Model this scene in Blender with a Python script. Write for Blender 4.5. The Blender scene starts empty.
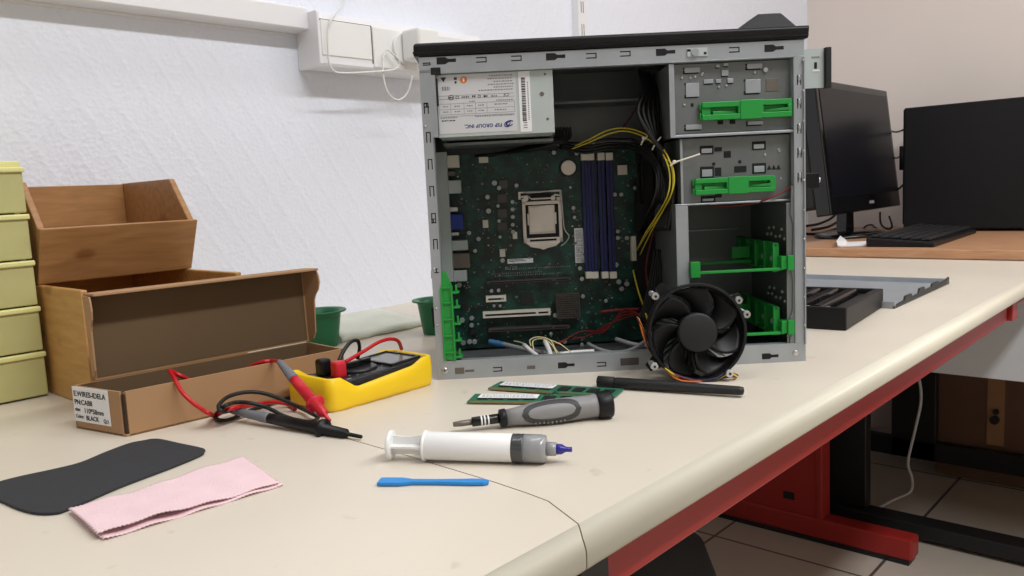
import bpy, bmesh, math, random
from mathutils import Vector, Matrix, Quaternion
PI = math.pi
random.seed(7)
scene = bpy.context.scene
COL = scene.collection

# ------------------------------------------------------------------ camera
F_PX = 810.0
ROLL = math.radians(2.8); PITCH = math.radians(6.9); AZ = math.radians(42.5396)
CAM = Vector((0, 0, 0.95))
f0 = Vector((math.cos(AZ), math.sin(AZ), 0)); r0 = Vector((math.sin(AZ), -math.cos(AZ), 0)); u0 = Vector((0, 0, 1))
FW = math.cos(PITCH)*f0 - math.sin(PITCH)*u0
up_ = math.sin(PITCH)*f0 + math.cos(PITCH)*u0
RT = math.cos(ROLL)*r0 - math.sin(ROLL)*up_
UP = math.sin(ROLL)*r0 + math.cos(ROLL)*up_
cd = bpy.data.cameras.new('camera'); cam = bpy.data.objects.new('camera', cd); COL.objects.link(cam)
m = Matrix((RT, UP, -FW)).transposed().to_4x4(); m.translation = CAM
cam.matrix_world = m
cd.sensor_width = 36; cd.lens = F_PX*36/1024; cd.clip_start = 0.01
scene.camera = cam

# measuring helpers: where a sight line meets a known plane of the room
def sight(px, py): return FW + (px-512)/F_PX*RT - (py-288)/F_PX*UP
def D(px, py, z=0.75):
    d = sight(px, py); t = (z-CAM.z)/d.z
    return CAM + t*d
def WY(px, py, y):
    d = sight(px, py); return CAM + (y-CAM.y)/d.y*d
def WX(px, py, x):
    d = sight(px, py); return CAM + (x-CAM.x)/d.x*d
CO = D(438, 380); CB = D(805, 361)
CU = (CB-CO).normalized(); CN = Vector((-CU.y, CU.x, 0))
def K(px, py, n=0):
    """millimetres (along, up) in the computer case's own frame on its plane at depth n mm"""
    d = sight(px, py); o = CO + CN*(n/1000)
    P = CAM + ((o-CAM).dot(CN)/d.dot(CN))*d - CO
    return P.dot(CU)*1000, P.z*1000

# ------------------------------------------------------------------ materials
def new_mat(name):
    m = bpy.data.materials.new(name); m.use_nodes = True
    nt = m.node_tree; b = nt.nodes['Principled BSDF']
    return m, nt, b
def srgb(r, g, b):
    f = lambda c: (c/255/12.92) if c/255 <= 0.04045 else ((c/255+0.055)/1.055)**2.4
    return (f(r), f(g), f(b), 1)
def mat(name, rgb, rough=0.5, metal=0.0, noise=0.0, nscale=30, bump=0.0, bscale=200, spec=0.5, trans=0, coat=0, stretch=None, alpha=1):
    m, nt, b = new_mat(name)
    c = srgb(*rgb)
    b.inputs['Base Color'].default_value = c
    b.inputs['Roughness'].default_value = rough
    b.inputs['Metallic'].default_value = metal
    b.inputs['Specular IOR Level'].default_value = spec
    if trans: b.inputs['Transmission Weight'].default_value = trans
    if coat: b.inputs['Coat Weight'].default_value = coat
    if alpha < 1: b.inputs['Alpha'].default_value = alpha
    if noise or bump:
        tc = nt.nodes.new('ShaderNodeTexCoord'); mp = nt.nodes.new('ShaderNodeMapping')
        nt.links.new(tc.outputs['Object'], mp.inputs['Vector'])
        if stretch: mp.inputs['Scale'].default_value = stretch
    if noise:
        n = nt.nodes.new('ShaderNodeTexNoise'); n.inputs['Scale'].default_value = nscale; n.inputs['Detail'].default_value = 5
        nt.links.new(mp.outputs[0], n.inputs['Vector'])
        cr = nt.nodes.new('ShaderNodeValToRGB')
        cr.color_ramp.elements[0].position = 0.3; cr.color_ramp.elements[1].position = 0.7
        cr.color_ramp.elements[0].color = tuple(max(0, x*(1-noise)) for x in c[:3])+(1,)
        cr.color_ramp.elements[1].color = tuple(min(1, x*(1+noise)) for x in c[:3])+(1,)
        nt.links.new(n.outputs['Fac'], cr.inputs['Fac']); nt.links.new(cr.outputs['Color'], b.inputs['Base Color'])
    if bump:
        n2 = nt.nodes.new('ShaderNodeTexNoise'); n2.inputs['Scale'].default_value = bscale; n2.inputs['Detail'].default_value = 3
        nt.links.new(mp.outputs[0], n2.inputs['Vector'])
        bp = nt.nodes.new('ShaderNodeBump'); bp.inputs['Strength'].default_value = bump; bp.inputs['Distance'].default_value = 0.002
        nt.links.new(n2.outputs['Fac'], bp.inputs['Height']); nt.links.new(bp.outputs['Normal'], b.inputs['Normal'])
    return m

M = {}
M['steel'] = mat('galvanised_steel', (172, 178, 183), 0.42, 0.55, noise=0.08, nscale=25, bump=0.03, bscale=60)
M['steel_in'] = mat('galvanised_steel_inner', (122, 127, 127), 0.45, 0.55, noise=0.1, nscale=22)  # same steel, its colour darkened for the shade inside the case
M['steel_psu'] = mat('galvanised_psu_shell', (190, 200, 198), 0.5, 0.3, noise=0.05, nscale=25)
M['cap_top'] = mat('capacitor_top', (170, 176, 176), 0.4, 0.5)
M['cage_dark'] = mat('dark_cage_steel', (112, 120, 117), 0.5, 0.3)
M['void'] = mat('hole_shade_dark', (16, 16, 18), 0.8)  # near-black plates stand for the shade inside holes and recesses
M['black'] = mat('black_plastic', (18, 18, 20), 0.45, spec=0.3, noise=0.1, nscale=60)
M['black_matte'] = mat('black_matte_plastic', (26, 26, 28), 0.7)
M['black_gloss'] = mat('black_gloss_plastic', (14, 14, 16), 0.18)
M['charcoal'] = mat('charcoal_plastic', (34, 34, 36), 0.5, spec=0.35)
M['green_clip'] = mat('green_plastic', (28, 150, 58), 0.42, bump=0.02)
M['green_cup'] = mat('green_cup_plastic', (12, 110, 66), 0.4)
M['blue'] = mat('blue_plastic', (22, 30, 96), 0.45)
M['blue_sleeve'] = mat('blue_boot', (58, 112, 158), 0.5)
M['blue_vga'] = mat('blue_connector', (34, 60, 150), 0.5)
M['ivory'] = mat('ivory_plastic', (232, 226, 210), 0.5)
M['white_pl'] = mat('white_plastic', (240, 240, 238), 0.4)
M['white_matte'] = mat('white_matte', (236, 236, 238), 0.7)
M['paper_shaded'] = mat('shaded_label', (206, 208, 210), 0.5)  # white label greyed to carry the dim light inside the case
M['paper'] = mat('white_label_paper', (236, 236, 236), 0.7)
M['ink'] = mat('black_ink', (50, 50, 55), 0.8)
M['ink_blue'] = mat('blue_ink', (40, 40, 120), 0.8)
M['ink_grey'] = mat('grey_ink', (140, 142, 146), 0.8)
M['ink_orange'] = mat('orange_ink', (226, 130, 60), 0.8)
M['silver'] = mat('bright_metal', (205, 205, 205), 0.3, 0.85)
M['nickel'] = mat('nickel_lid', (214, 206, 196), 0.38, 0.6, noise=0.05, nscale=60)
M['alu'] = mat('aluminium', (175, 176, 178), 0.4, 0.85)
M['heatsink'] = mat('chipset_heatsink', (120, 112, 104), 0.5, 0.6)
M['brown_conn'] = mat('dark_brown_slot', (78, 66, 66), 0.5)
M['choke'] = mat('grey_choke', (86, 80, 80), 0.6)
M['yellow_wire'] = mat('yellow_wire', (214, 196, 52), 0.45)
M['red_wire'] = mat('red_wire', (112, 24, 22), 0.45)
M['black_wire'] = mat('black_wire', (14, 14, 16), 0.5)
M['grey_wire'] = mat('grey_cable', (150, 150, 154), 0.5)
M['orange_wire'] = mat('orange_wire', (214, 110, 40), 0.5)
M['cream_wire'] = mat('cream_wire', (222, 210, 160), 0.5)
M['white_wire'] = mat('white_cable', (228, 228, 226), 0.5)
M['navy_wire'] = mat('navy_wire', (24, 26, 70), 0.5)
M['meter_yellow'] = mat('yellow_rubber', (250, 208, 20), 0.42, bump=0.03, bscale=90)
M['meter_black'] = mat('meter_face', (28, 28, 31), 0.35)
M['lcd'] = mat('grey_lcd', (120, 120, 118), 0.15)
M['probe_red'] = mat('red_rubber', (206, 24, 44), 0.4)
M['probe_grey'] = mat('grey_rubber', (112, 114, 120), 0.55)
M['lead_red'] = mat('red_lead', (196, 22, 30), 0.35)
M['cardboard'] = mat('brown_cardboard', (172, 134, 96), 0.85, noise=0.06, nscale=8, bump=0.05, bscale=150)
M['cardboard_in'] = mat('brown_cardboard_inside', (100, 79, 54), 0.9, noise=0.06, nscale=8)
M['corr'] = mat('dark_corrugation', (60, 42, 30), 0.9)
M['spudger'] = mat('blue_nylon', (36, 138, 214), 0.4)
M['bluecap'] = mat('indigo_cap', (42, 36, 140), 0.35)
M['paste'] = mat('grey_paste', (150, 152, 154), 0.3, coat=0.6)
M['rubber_dark'] = mat('piston_rubber', (62, 64, 66), 0.3, coat=0.5)
M['sd_grey'] = mat('handle_grey', (136, 136, 136), 0.5)
M['sd_dark'] = mat('handle_grip', (60, 61, 62), 0.6)
M['pcb'] = mat('green_pcb', (48, 112, 84), 0.4)
M['gold'] = mat('pcb_edge_contacts', (160, 140, 96), 0.4, 0.5)
M['chip'] = mat('black_chip', (28, 30, 30), 0.5)
M['foam'] = mat('dark_foam', (46, 47, 51), 0.85, noise=0.08, nscale=200, bump=0.2, bscale=900)
M['pink'] = mat('pink_cloth', (238, 208, 212), 0.9, noise=0.03, nscale=60, bump=0.35, bscale=700)
M['drawer'] = mat('pale_yellow_translucent_plastic', (190, 186, 128), 0.35, noise=0.05, nscale=15)
M['drawer_lip'] = mat('lime_yellow_plastic', (226, 222, 150), 0.4)
M['red_paint'] = mat('red_paint', (158, 38, 34), 0.4, noise=0.03, nscale=5)
M['frame_black'] = mat('black_powder_coat', (26, 26, 27), 0.5)
M['grey_panel'] = mat('grey_panel', (206, 208, 210), 0.6)
M['screen'] = mat('screen_glass', (12, 13, 22), 0.35, spec=0.3)
M['brown_panel'] = mat('brown_cupboard', (112, 80, 62), 0.6, noise=0.1, nscale=6)
M['tan_panel'] = mat('tan_cupboard_stile', (168, 124, 84), 0.6, noise=0.1, nscale=6)
M['bag'] = mat('black_nylon', (16, 16, 18), 0.7, noise=0.2, nscale=14, bump=0.5, bscale=30)
M['beige_pl'] = mat('offwhite_plastic', (238, 238, 240), 0.45)
M['sealant'] = mat('offwhite_soft_plastic', (226, 230, 216), 0.7, noise=0.06, nscale=18, bump=0.4, bscale=60)
M['tower_black'] = mat('black_painted_steel', (26, 26, 28), 0.6, spec=0.25)
M['lead_joint'] = mat('dark_gap_line', (70, 62, 56), 0.9)  # dark brown for the thin lines along the socket box cover

def laminate(name, rgb):
    m, nt, b = new_mat(name)
    b.inputs['Roughness'].default_value = 0.38
    tc = nt.nodes.new('ShaderNodeTexCoord')
    n = nt.nodes.new('ShaderNodeTexNoise'); n.inputs['Scale'].default_value = 4; n.inputs['Detail'].default_value = 8
    n2 = nt.nodes.new('ShaderNodeTexNoise'); n2.inputs['Scale'].default_value = 45; n2.inputs['Detail'].default_value = 2
    nt.links.new(tc.outputs['Object'], n.inputs['Vector']); nt.links.new(tc.outputs['Object'], n2.inputs['Vector'])
    c = srgb(*rgb)
    cr = nt.nodes.new('ShaderNodeValToRGB')
    cr.color_ramp.elements[0].position = 0.35; cr.color_ramp.elements[1].position = 0.65
    cr.color_ramp.elements[0].color = tuple(x*0.94 for x in c[:3])+(1,); cr.color_ramp.elements[1].color = c
    nt.links.new(n.outputs['Fac'], cr.inputs['Fac'])
    cr2 = nt.nodes.new('ShaderNodeValToRGB')   # tiny scuffs
    cr2.color_ramp.elements[0].position = 0.22; cr2.color_ramp.elements[1].position = 0.3
    cr2.color_ramp.elements[0].color = (0.6, 0.55, 0.5, 1); cr2.color_ramp.elements[1].color = (1, 1, 1, 1)
    nt.links.new(n2.outputs['Fac'], cr2.inputs['Fac'])
    mx = nt.nodes.new('ShaderNodeMix'); mx.data_type = 'RGBA'; mx.blend_type = 'MULTIPLY'; mx.inputs[0].default_value = 0.35
    nt.links.new(cr.outputs[0], mx.inputs[6]); nt.links.new(cr2.outputs[0], mx.inputs[7])
    nt.links.new(mx.outputs[2], b.inputs['Base Color'])
    return m
M['desk'] = laminate('cream_laminate', (222, 212, 196))
M['desk_edge'] = mat('cream_rounded_edge', (234, 228, 208), 0.4, noise=0.02, nscale=9)

def wood(name, rgb, rgb2, scale=1.0, axis=(2, 14, 14), knots=True):
    m, nt, b = new_mat(name)
    b.inputs['Roughness'].default_value = 0.42
    tc = nt.nodes.new('ShaderNodeTexCoord'); mp = nt.nodes.new('ShaderNodeMapping')
    mp.inputs['Scale'].default_value = axis
    nt.links.new(tc.outputs['Object'], mp.inputs['Vector'])
    n = nt.nodes.new('ShaderNodeTexNoise'); n.inputs['Scale'].default_value = 9*scale; n.inputs['Detail'].default_value = 6; n.inputs['Distortion'].default_value = 0.4
    nt.links.new(mp.outputs[0], n.inputs['Vector'])
    cr = nt.nodes.new('ShaderNodeValToRGB')
    cr.color_ramp.elements[0].position = 0.32; cr.color_ramp.elements[1].position = 0.68
    cr.color_ramp.elements[0].color = srgb(*rgb2); cr.color_ramp.elements[1].color = srgb(*rgb)
    nt.links.new(n.outputs['Fac'], cr.inputs['Fac'])
    out = cr.outputs['Color']
    if knots:
        mp2 = nt.nodes.new('ShaderNodeMapping'); mp2.inputs['Scale'].default_value = (14, 14, 22)
        nt.links.new(tc.outputs['Object'], mp2.inputs['Vector'])
        v = nt.nodes.new('ShaderNodeTexVoronoi'); v.inputs['Scale'].default_value = 1.0
        nt.links.new(mp2.outputs[0], v.inputs['Vector'])
        c2 = nt.nodes.new('ShaderNodeValToRGB'); c2.color_ramp.elements[0].position = 0.10; c2.color_ramp.elements[1].position = 0.2
        c2.color_ramp.elements[0].color = (0.62, 0.5, 0.4, 1); c2.color_ramp.elements[1].color = (1, 1, 1, 1)
        nt.links.new(v.outputs['Distance'], c2.inputs['Fac'])
        mx = nt.nodes.new('ShaderNodeMix'); mx.data_type = 'RGBA'; mx.blend_type = 'MULTIPLY'; mx.inputs[0].default_value = 0.8
        nt.links.new(out, mx.inputs[6]); nt.links.new(c2.outputs[0], mx.inputs[7]); out = mx.outputs[2]
    nt.links.new(out, b.inputs['Base Color'])
    return m
M['bamboo'] = wood('bamboo', (206, 158, 96), (184, 134, 76))
M['bamboo_y'] = wood('bamboo_side_grain', (208, 160, 98), (190, 140, 82), axis=(14, 2, 14))
M['bamboo_d'] = wood('bamboo_darker', (178, 132, 84), (156, 112, 68))
M['brown_desk'] = wood('brown_laminate', (196, 150, 112), (176, 130, 96), knots=False, axis=(14, 2, 14))

def mobo_mat():
    m, nt, b = new_mat('motherboard_green')
    b.inputs['Roughness'].default_value = 0.35
    tc = nt.nodes.new('ShaderNodeTexCoord')
    v = nt.nodes.new('ShaderNodeTexBrick'); mp = nt.nodes.new('ShaderNodeMapping'); mp.inputs['Rotation'].default_value = (PI/2, 0, 0)
    nt.links.new(tc.outputs['Object'], mp.inputs['Vector']); nt.links.new(mp.outputs[0], v.inputs['Vector'])
    v.inputs['Scale'].default_value = 130; v.inputs['Mortar Size'].default_value = 0.12
    v.inputs['Color1'].default_value = srgb(28, 104, 80); v.inputs['Color2'].default_value = srgb(22, 92, 72); v.inputs['Mortar'].default_value = srgb(14, 70, 58)
    n = nt.nodes.new('ShaderNodeTexNoise'); n.inputs['Scale'].default_value = 60; n.inputs['Detail'].default_value = 8
    nt.links.new(tc.outputs['Object'], n.inputs['Vector'])
    cr = nt.nodes.new('ShaderNodeValToRGB'); cr.color_ramp.elements[0].position = 0.42; cr.color_ramp.elements[1].position = 0.62
    cr.color_ramp.elements[0].color = srgb(150, 150, 150); cr.color_ramp.elements[1].color = (1, 1, 1, 1)
    nt.links.new(n.outputs['Fac'], cr.inputs['Fac'])
    mx = nt.nodes.new('ShaderNodeMix'); mx.data_type = 'RGBA'; mx.blend_type = 'MULTIPLY'; mx.inputs[0].default_value = 1
    nt.links.new(v.outputs['Color'], mx.inputs[6]); nt.links.new(cr.outputs[0], mx.inputs[7])
    nt.links.new(mx.outputs[2], b.inputs['Base Color'])
    return m
M['mobo'] = mobo_mat()

def wallpaper():
    m, nt, b = new_mat('woven_wallpaper')
    b.inputs['Roughness'].default_value = 0.75
    b.inputs['Base Color'].default_value = srgb(236, 240, 250)
    tc = nt.nodes.new('ShaderNodeTexCoord')
    def wave(rot, scale, dist=0.0):
        mp = nt.nodes.new('ShaderNodeMapping'); mp.inputs['Rotation'].default_value = rot
        nt.links.new(tc.outputs['Object'], mp.inputs['Vector'])
        w = nt.nodes.new('ShaderNodeTexWave'); w.wave_type = 'BANDS'; w.bands_direction = 'Z'
        w.inputs['Scale'].default_value = scale*2.2; w.inputs['Distortion'].default_value = dist
        nt.links.new(mp.outputs[0], w.inputs['Vector']); return w.outputs['Fac']
    a = wave((0, math.radians(58), 0), 3.4); c = wave((0, math.radians(-58), 0), 3.4); h = wave((0, 0, 0), 50, 1.0)
    ck = nt.nodes.new('ShaderNodeTexVoronoi'); ck.inputs['Scale'].default_value = 170
    nt.links.new(tc.outputs['Object'], ck.inputs['Vector'])
    def mth(op, x, y, vy=None):
        n = nt.nodes.new('ShaderNodeMath'); n.operation = op
        nt.links.new(x, n.inputs[0])
        if vy is not None: n.inputs[1].default_value = vy
        else: nt.links.new(y, n.inputs[1])
        return n.outputs[0]
    pa = mth('POWER', a, None, 10); pc = mth('POWER', c, None, 10)
    s = mth('ADD', pa, pc)
    s = mth('MULTIPLY', s, None, 0.5)
    hh = mth('MULTIPLY', h, None, 0.03)
    s = mth('ADD', s, hh)
    s = mth('ADD', s, mth('MULTIPLY', ck.outputs['Distance'], None, 0.8))
    bp = nt.nodes.new('ShaderNodeBump'); bp.inputs['Strength'].default_value = 0.35; bp.inputs['Distance'].default_value = 0.0022
    nt.links.new(s, bp.inputs['Height']); nt.links.new(bp.outputs['Normal'], b.inputs['Normal'])
    return m
M['wall_l'] = wallpaper()
M['wall_b'] = mat('beige_wall_paint', (236, 225, 216), 0.8, noise=0.02, nscale=3, bump=0.1, bscale=120)
M['wall_o'] = mat('plain_wall_paint', (214, 210, 204), 0.8)

def tiles():
    m, nt, b = new_mat('floor_tiles')
    b.inputs['Roughness'].default_value = 0.35
    tc = nt.nodes.new('ShaderNodeTexCoord')
    br = nt.nodes.new('ShaderNodeTexBrick'); br.offset = 0.0; br.inputs['Scale'].default_value = 1.0
    br.inputs['Brick Width'].default_value = 0.40; br.inputs['Row Height'].default_value = 0.40; br.inputs['Mortar Size'].default_value = 0.004
    br.inputs['Color1'].default_value = srgb(206, 196, 182); br.inputs['Color2'].default_value = srgb(200, 190, 176); br.inputs['Mortar'].default_value = srgb(92, 84, 78)
    mp = nt.nodes.new('ShaderNodeMapping'); mp.inputs['Location'].default_value = (0.12, 0.17, 0)
    nt.links.new(tc.outputs['Object'], mp.inputs['Vector']); nt.links.new(mp.outputs[0], br.inputs['Vector'])
    n = nt.nodes.new('ShaderNodeTexNoise'); n.inputs['Scale'].default_value = 5; n.inputs['Detail'].default_value = 6
    nt.links.new(tc.outputs['Object'], n.inputs['Vector'])
    cr = nt.nodes.new('ShaderNodeValToRGB'); cr.color_ramp.elements[0].color = (0.86, 0.86, 0.86, 1); cr.color_ramp.elements[0].position = 0.3
    nt.links.new(n.outputs['Fac'], cr.inputs['Fac'])
    mx = nt.nodes.new('ShaderNodeMix'); mx.data_type = 'RGBA'; mx.blend_type = 'MULTIPLY'; mx.inputs[0].default_value = 1
    nt.links.new(br.outputs['Color'], mx.inputs[6]); nt.links.new(cr.outputs[0], mx.inputs[7]); nt.links.new(mx.outputs[2], b.inputs['Base Color'])
    return m
M['tiles'] = tiles()

# ------------------------------------------------------------------ mesh builder
class MB:
    def __init__(s, scale=1.0): s.bm = bmesh.new(); s.k = scale; s.mi = 0; s.mats = []
    def use(s, key):
        mt = M[key]
        if mt not in s.mats: s.mats.append(mt)
        s.mi = s.mats.index(mt); return s
    def _v(s, p): return s.bm.verts.new(Vector(p)*s.k)
    def _f(s, vs, smooth=False):
        try: f = s.bm.faces.new(vs)
        except ValueError: return None
        f.material_index = s.mi; f.smooth = smooth; return f
    def box(s, a, b, rot=None, piv=None):
        x0, y0, z0 = a; x1, y1, z1 = b
        P = [Vector(p) for p in ((x0,y0,z0),(x1,y0,z0),(x1,y1,z0),(x0,y1,z0),(x0,y0,z1),(x1,y0,z1),(x1,y1,z1),(x0,y1,z1))]
        if rot is not None:
            pv = Vector(piv) if piv is not None else (Vector(a)+Vector(b))/2
            P = [pv + rot @ (p-pv) for p in P]
        v = [s._v(p) for p in P]
        for q in ((0,3,2,1),(4,5,6,7),(0,1,5,4),(1,2,6,5),(2,3,7,6),(3,0,4,7)): s._f([v[i] for i in q])
        return s
    def hexa(s, P):
        v = [s._v(p) for p in P]
        for q in ((0,3,2,1),(4,5,6,7),(0,1,5,4),(1,2,6,5),(2,3,7,6),(3,0,4,7)): s._f([v[i] for i in q])
        return s
    def prism(s, pts, vec, smooth=False):
        """closed outline (3D points) pushed along vec"""
        vec = Vector(vec)
        a = [s._v(p) for p in pts]; b = [s._v(Vector(p)+vec) for p in pts]
        s._f(a[::-1]); s._f(b)
        n = len(pts)
        for i in range(n): s._f([a[i], a[(i+1) % n], b[(i+1) % n], b[i]], smooth)
        return s
    def loft(s, rings, caps=True, smooth=True, closed=True):
        R = [[s._v(p) for p in r] for r in rings]
        n = len(R[0])
        for i in range(len(R)-1):
            for j in range(n if closed else n-1):
                s._f([R[i][j], R[i][(j+1) % n], R[i+1][(j+1) % n], R[i+1][j]], smooth)
        if caps: s._f(R[0][::-1]); s._f(R[-1])
        return s
    def ring(s, c, ax, r, n=16, r2=None, ref=None):
        ax = Vector(ax).normalized(); c = Vector(c)
        if ref is None: ref = Vector((0, 0, 1)) if abs(ax.z) < 0.9 else Vector((1, 0, 0))
        u = ax.cross(Vector(ref)).normalized(); w = ax.cross(u).normalized()
        r2 = r if r2 is None else r2
        return [c + u*r*math.cos(2*PI*i/n) + w*r2*math.sin(2*PI*i/n) for i in range(n)]
    def cyl(s, p0, p1, r, r1=None, n=16, caps=True, smooth=True):
        p0 = Vector(p0); p1 = Vector(p1); ax = p1-p0; r1 = r if r1 is None else r1
        return s.loft([s.ring(p0, ax, r, n), s.ring(p1, ax, r1, n)], caps, smooth)
    def lathe(s, p0, p1, prof, n=24, caps=True, ell=1.0):
        """prof: list of (t along 0..1, radius)"""
        p0 = Vector(p0); p1 = Vector(p1); ax = p1-p0
        return s.loft([s.ring(p0+ax*t, ax, r, n, r*ell) for t, r in prof], caps)
    def tube(s, pts, r, n=8, sub=6):
        P = smooth_path(pts, sub)
        rings = []; ref = None
        for i, p in enumerate(P):
            t = (P[min(i+1, len(P)-1)] - P[max(i-1, 0)])
            if t.length < 1e-9: t = Vector((0, 0, 1))
            t.normalize()
            if ref is None: ref = Vector((0, 0, 1)) if abs(t.z) < 0.9 else Vector((1, 0, 0))
            u = (ref - t*ref.dot(t))
            if u.length < 1e-6: u = t.orthogonal()
            u.normalize(); ref = u; w = t.cross(u)
            rings.append([p + (u*math.cos(2*PI*k/n) + w*math.sin(2*PI*k/n))*r for k in range(n)])
        return s.loft(rings)
    def ball(s, c, r, seg=12, rg=8, sc=(1, 1, 1)):
        c = Vector(c); rings = []
        for i in range(rg+1):
            a = PI*i/rg; rr = max(math.sin(a), 0.001)*r
            rings.append([c + Vector((rr*math.cos(2*PI*k/seg)*sc[0], rr*math.sin(2*PI*k/seg)*sc[1], -r*math.cos(a)*sc[2])) for k in range(seg)])
        return s.loft(rings)
    def build(s, name, mkey=None, parent=None, bevel=0, bseg=2, sub=0, recalc=True):
        if recalc: bmesh.ops.recalc_face_normals(s.bm, faces=s.bm.faces)
        me = bpy.data.meshes.new(name); s.bm.to_mesh(me); s.bm.free()
        if mkey and not s.mats: me.materials.append(M[mkey])
        for mt in s.mats: me.materials.append(mt)
        o = bpy.data.objects.new(name, me); COL.objects.link(o)
        if parent: o.parent = parent
        if bevel:
            b = o.modifiers.new('bevel', 'BEVEL'); b.width = bevel; b.segments = bseg; b.limit_method = 'ANGLE'; b.angle_limit = math.radians(40)
        if sub:
            b = o.modifiers.new('sub', 'SUBSURF'); b.levels = sub; b.render_levels = sub
        return o

def smooth_path(pts, sub=6):
    P = [Vector(p) for p in pts]
    if sub <= 1 or len(P) < 3: return P
    out = []
    for i in range(len(P)-1):
        a = P[max(i-1, 0)]; b = P[i]; c = P[i+1]; d = P[min(i+2, len(P)-1)]
        for k in range(sub):
            t = k/sub
            out.append(0.5*((2*b) + (c-a)*t + (2*a-5*b+4*c-d)*t*t + (3*b-a-3*c+d)*t**3))
    out.append(P[-1]); return out

def tag(o, label, cat, group=None):
    o['label'] = label; o['category'] = cat
    if group: o['group'] = group
    return o
def thing(name, label, cat, loc=(0, 0, 0), rz=0, group=None):
    o = bpy.data.objects.new(name, None); COL.objects.link(o); o.empty_display_size = 0.05
    o.location = loc; o.rotation_euler = (0, 0, rz)
    return tag(o, label, cat, group)
def struct(o): o['kind'] = 'structure'; return o

def text_mesh(name, txt, size, mkey, parent, mtx, spacing=1.0, bold=0.0, align='LEFT'):
    cu = bpy.data.curves.new(name, 'FONT'); cu.body = txt; cu.size = size; cu.align_x = align
    cu.extrude = size*0.01; cu.offset = bold; cu.space_character = spacing
    to = bpy.data.objects.new(name+'_c', cu); COL.objects.link(to)
    bpy.context.view_layer.update()
    dg = bpy.context.evaluated_depsgraph_get()
    me = bpy.data.meshes.new_from_object(to.evaluated_get(dg))
    bpy.data.objects.remove(to); 
    me.transform(mtx)
    me.materials.clear(); me.materials.append(M[mkey])
    o = bpy.data.objects.new(name, me); COL.objects.link(o)
    if parent: o.parent = parent
    return o

# ------------------------------------------------------------------ room
WL = 1.16; XB = 2.83; ZC = 2.75
X0, Y0 = -2.2, -2.6
struct(MB().box((X0, Y0, -0.05), (XB, WL, 0)).build('floor', 'tiles'))
struct(MB().box((X0, WL, 0), (XB, WL+0.1, ZC)).build('wall_left', 'wall_l'))
struct(MB().box((XB, Y0, 0), (XB+0.1, WL+0.1, ZC)).build('wall_back', 'wall_b'))
struct(MB().box((X0, Y0-0.1, 0), (XB, Y0, ZC)).build('wall_right', 'wall_o'))
struct(MB().box((X0-0.1, Y0-0.1, 0), (X0, WL+0.1, ZC)).build('wall_front', 'wall_o'))
struct(MB().box((X0-0.1, Y0-0.1, ZC), (XB+0.1, WL+0.1, ZC+0.1)).build('ceiling', 'wall_o'))
struct(MB().box((XB-0.015, Y0, 0), (XB, WL, 0.08)).build('baseboard_back', 'wall_o', bevel=0.003))

# cable trunking along the left wall
t = thing('cable_trunking', 'long white cable trunking running along the wall above the wooden boxes', 'cable trunking', (-1.0, WL, 1.2165))
tb = MB().prism([(0, 0, 0), (0, -0.034, 0.002), (0, -0.036, 0.004), (0, -0.036, 0.034), (0, -0.033, 0.037), (0, 0, 0.037)], (1.778, 0, 0)).build('duct_body', 'beige_pl', t)
MB().box((0, -0.003, -0.004), (1.778, 0, 0)).build('adhesive_strip', 'beige_pl', t)

# socket box on the wall
BX0, BX1, BZ0, BZ1 = 0.776, 1.15, 1.161, 1.244
t = thing('wall_socket_box', 'white plastic trunking box with a blank cover screwed to the left wall', 'socket box', (BX0, WL, BZ0))
h = BZ1-BZ0
mb = MB()
mb.prism([(0.002, 0, 0), (0.002, -0.055, 0.0), (0.002, -0.058, 0.004), (0.002, -0.058, h-0.012), (0.002, -0.05, h), (0.002, 0, h)], (BX1-BX0-0.002, 0, 0))
mb.build('box_body', 'beige_pl', t, bevel=0.001)
MB().prism([(0, 0, -0.002), (0, -0.058, -0.002), (0, -0.061, 0.002), (0, -0.061, h-0.002), (0, -0.058, h+0.002), (0, 0, h+0.002)], (0.005, 0, 0)).build('end_cap', 'beige_pl', t, bevel=0.0015)
MB().box((0.007, -0.060, 0.016), (0.106, -0.056, h-0.012)).build('blank_cover', 'white_pl', t, bevel=0.001)
MB().box((0.109, -0.0605, 0.004), (0.23, -0.056, h-0.012)).build('socket_plate', 'white_pl', t, bevel=0.002)
MB().box((0.006, -0.0588, h-0.013), (0.1085, -0.0575, h-0.0110)).box((0.1068, -0.0588, 0.010), (0.1082, -0.0575, h-0.0115)).build('cover_gap', 'lead_joint', t)
s = MB().cyl((0.175, -0.0605, 0.040), (0.175, -0.066, 0.040), 0.026, n=32).build('round_socket', 'white_pl', t, bevel=0.001)

t = thing('phone_charger', 'small white plug-in charger in the wall socket beside the computer case', 'charger', (0.955, WL-0.067, 1.178))
MB().box((-0.014, -0.045, 0.0), (0.034, 0, 0.052)).build('charger_body', 'white_pl', t, bevel=0.005, bseg=3)
pc = WY(404, 82, WL-0.09) - Vector(t.location)
mb = MB().cyl((0.006, -0.022, 0), (0.006, -0.022, -0.012), 0.0045, n=12)
mb.build('usb_plug', 'white_pl', t)

def wall_path(pts): return [WY(x, y, WL-d) for x, y, d in pts]
cb = MB().tube(wall_path([(352, -18, .01), (342, 4, .02), (332, 18, .067), (328, 30, .069), (328, 48, .069), (329, 62, .068), (334, 71, .068), (345, 73, .07), (370, 72, .072), (392, 70, .074), (399, 66, .075), (399, 60, .076), (394, 55, .074), (388, 50, .070), (385, 53, .068), (383, 60, .069), (384, 80, .07), (389, 94, .07), (398, 100, .07), (406, 95, .075), (410, 86, .08), (412, 76, .085)]), 0.0016)
tag(cb.build('charging_cable', 'white_wire'), 'thin white charging cable looping over the wall socket box', 'cable')

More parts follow.
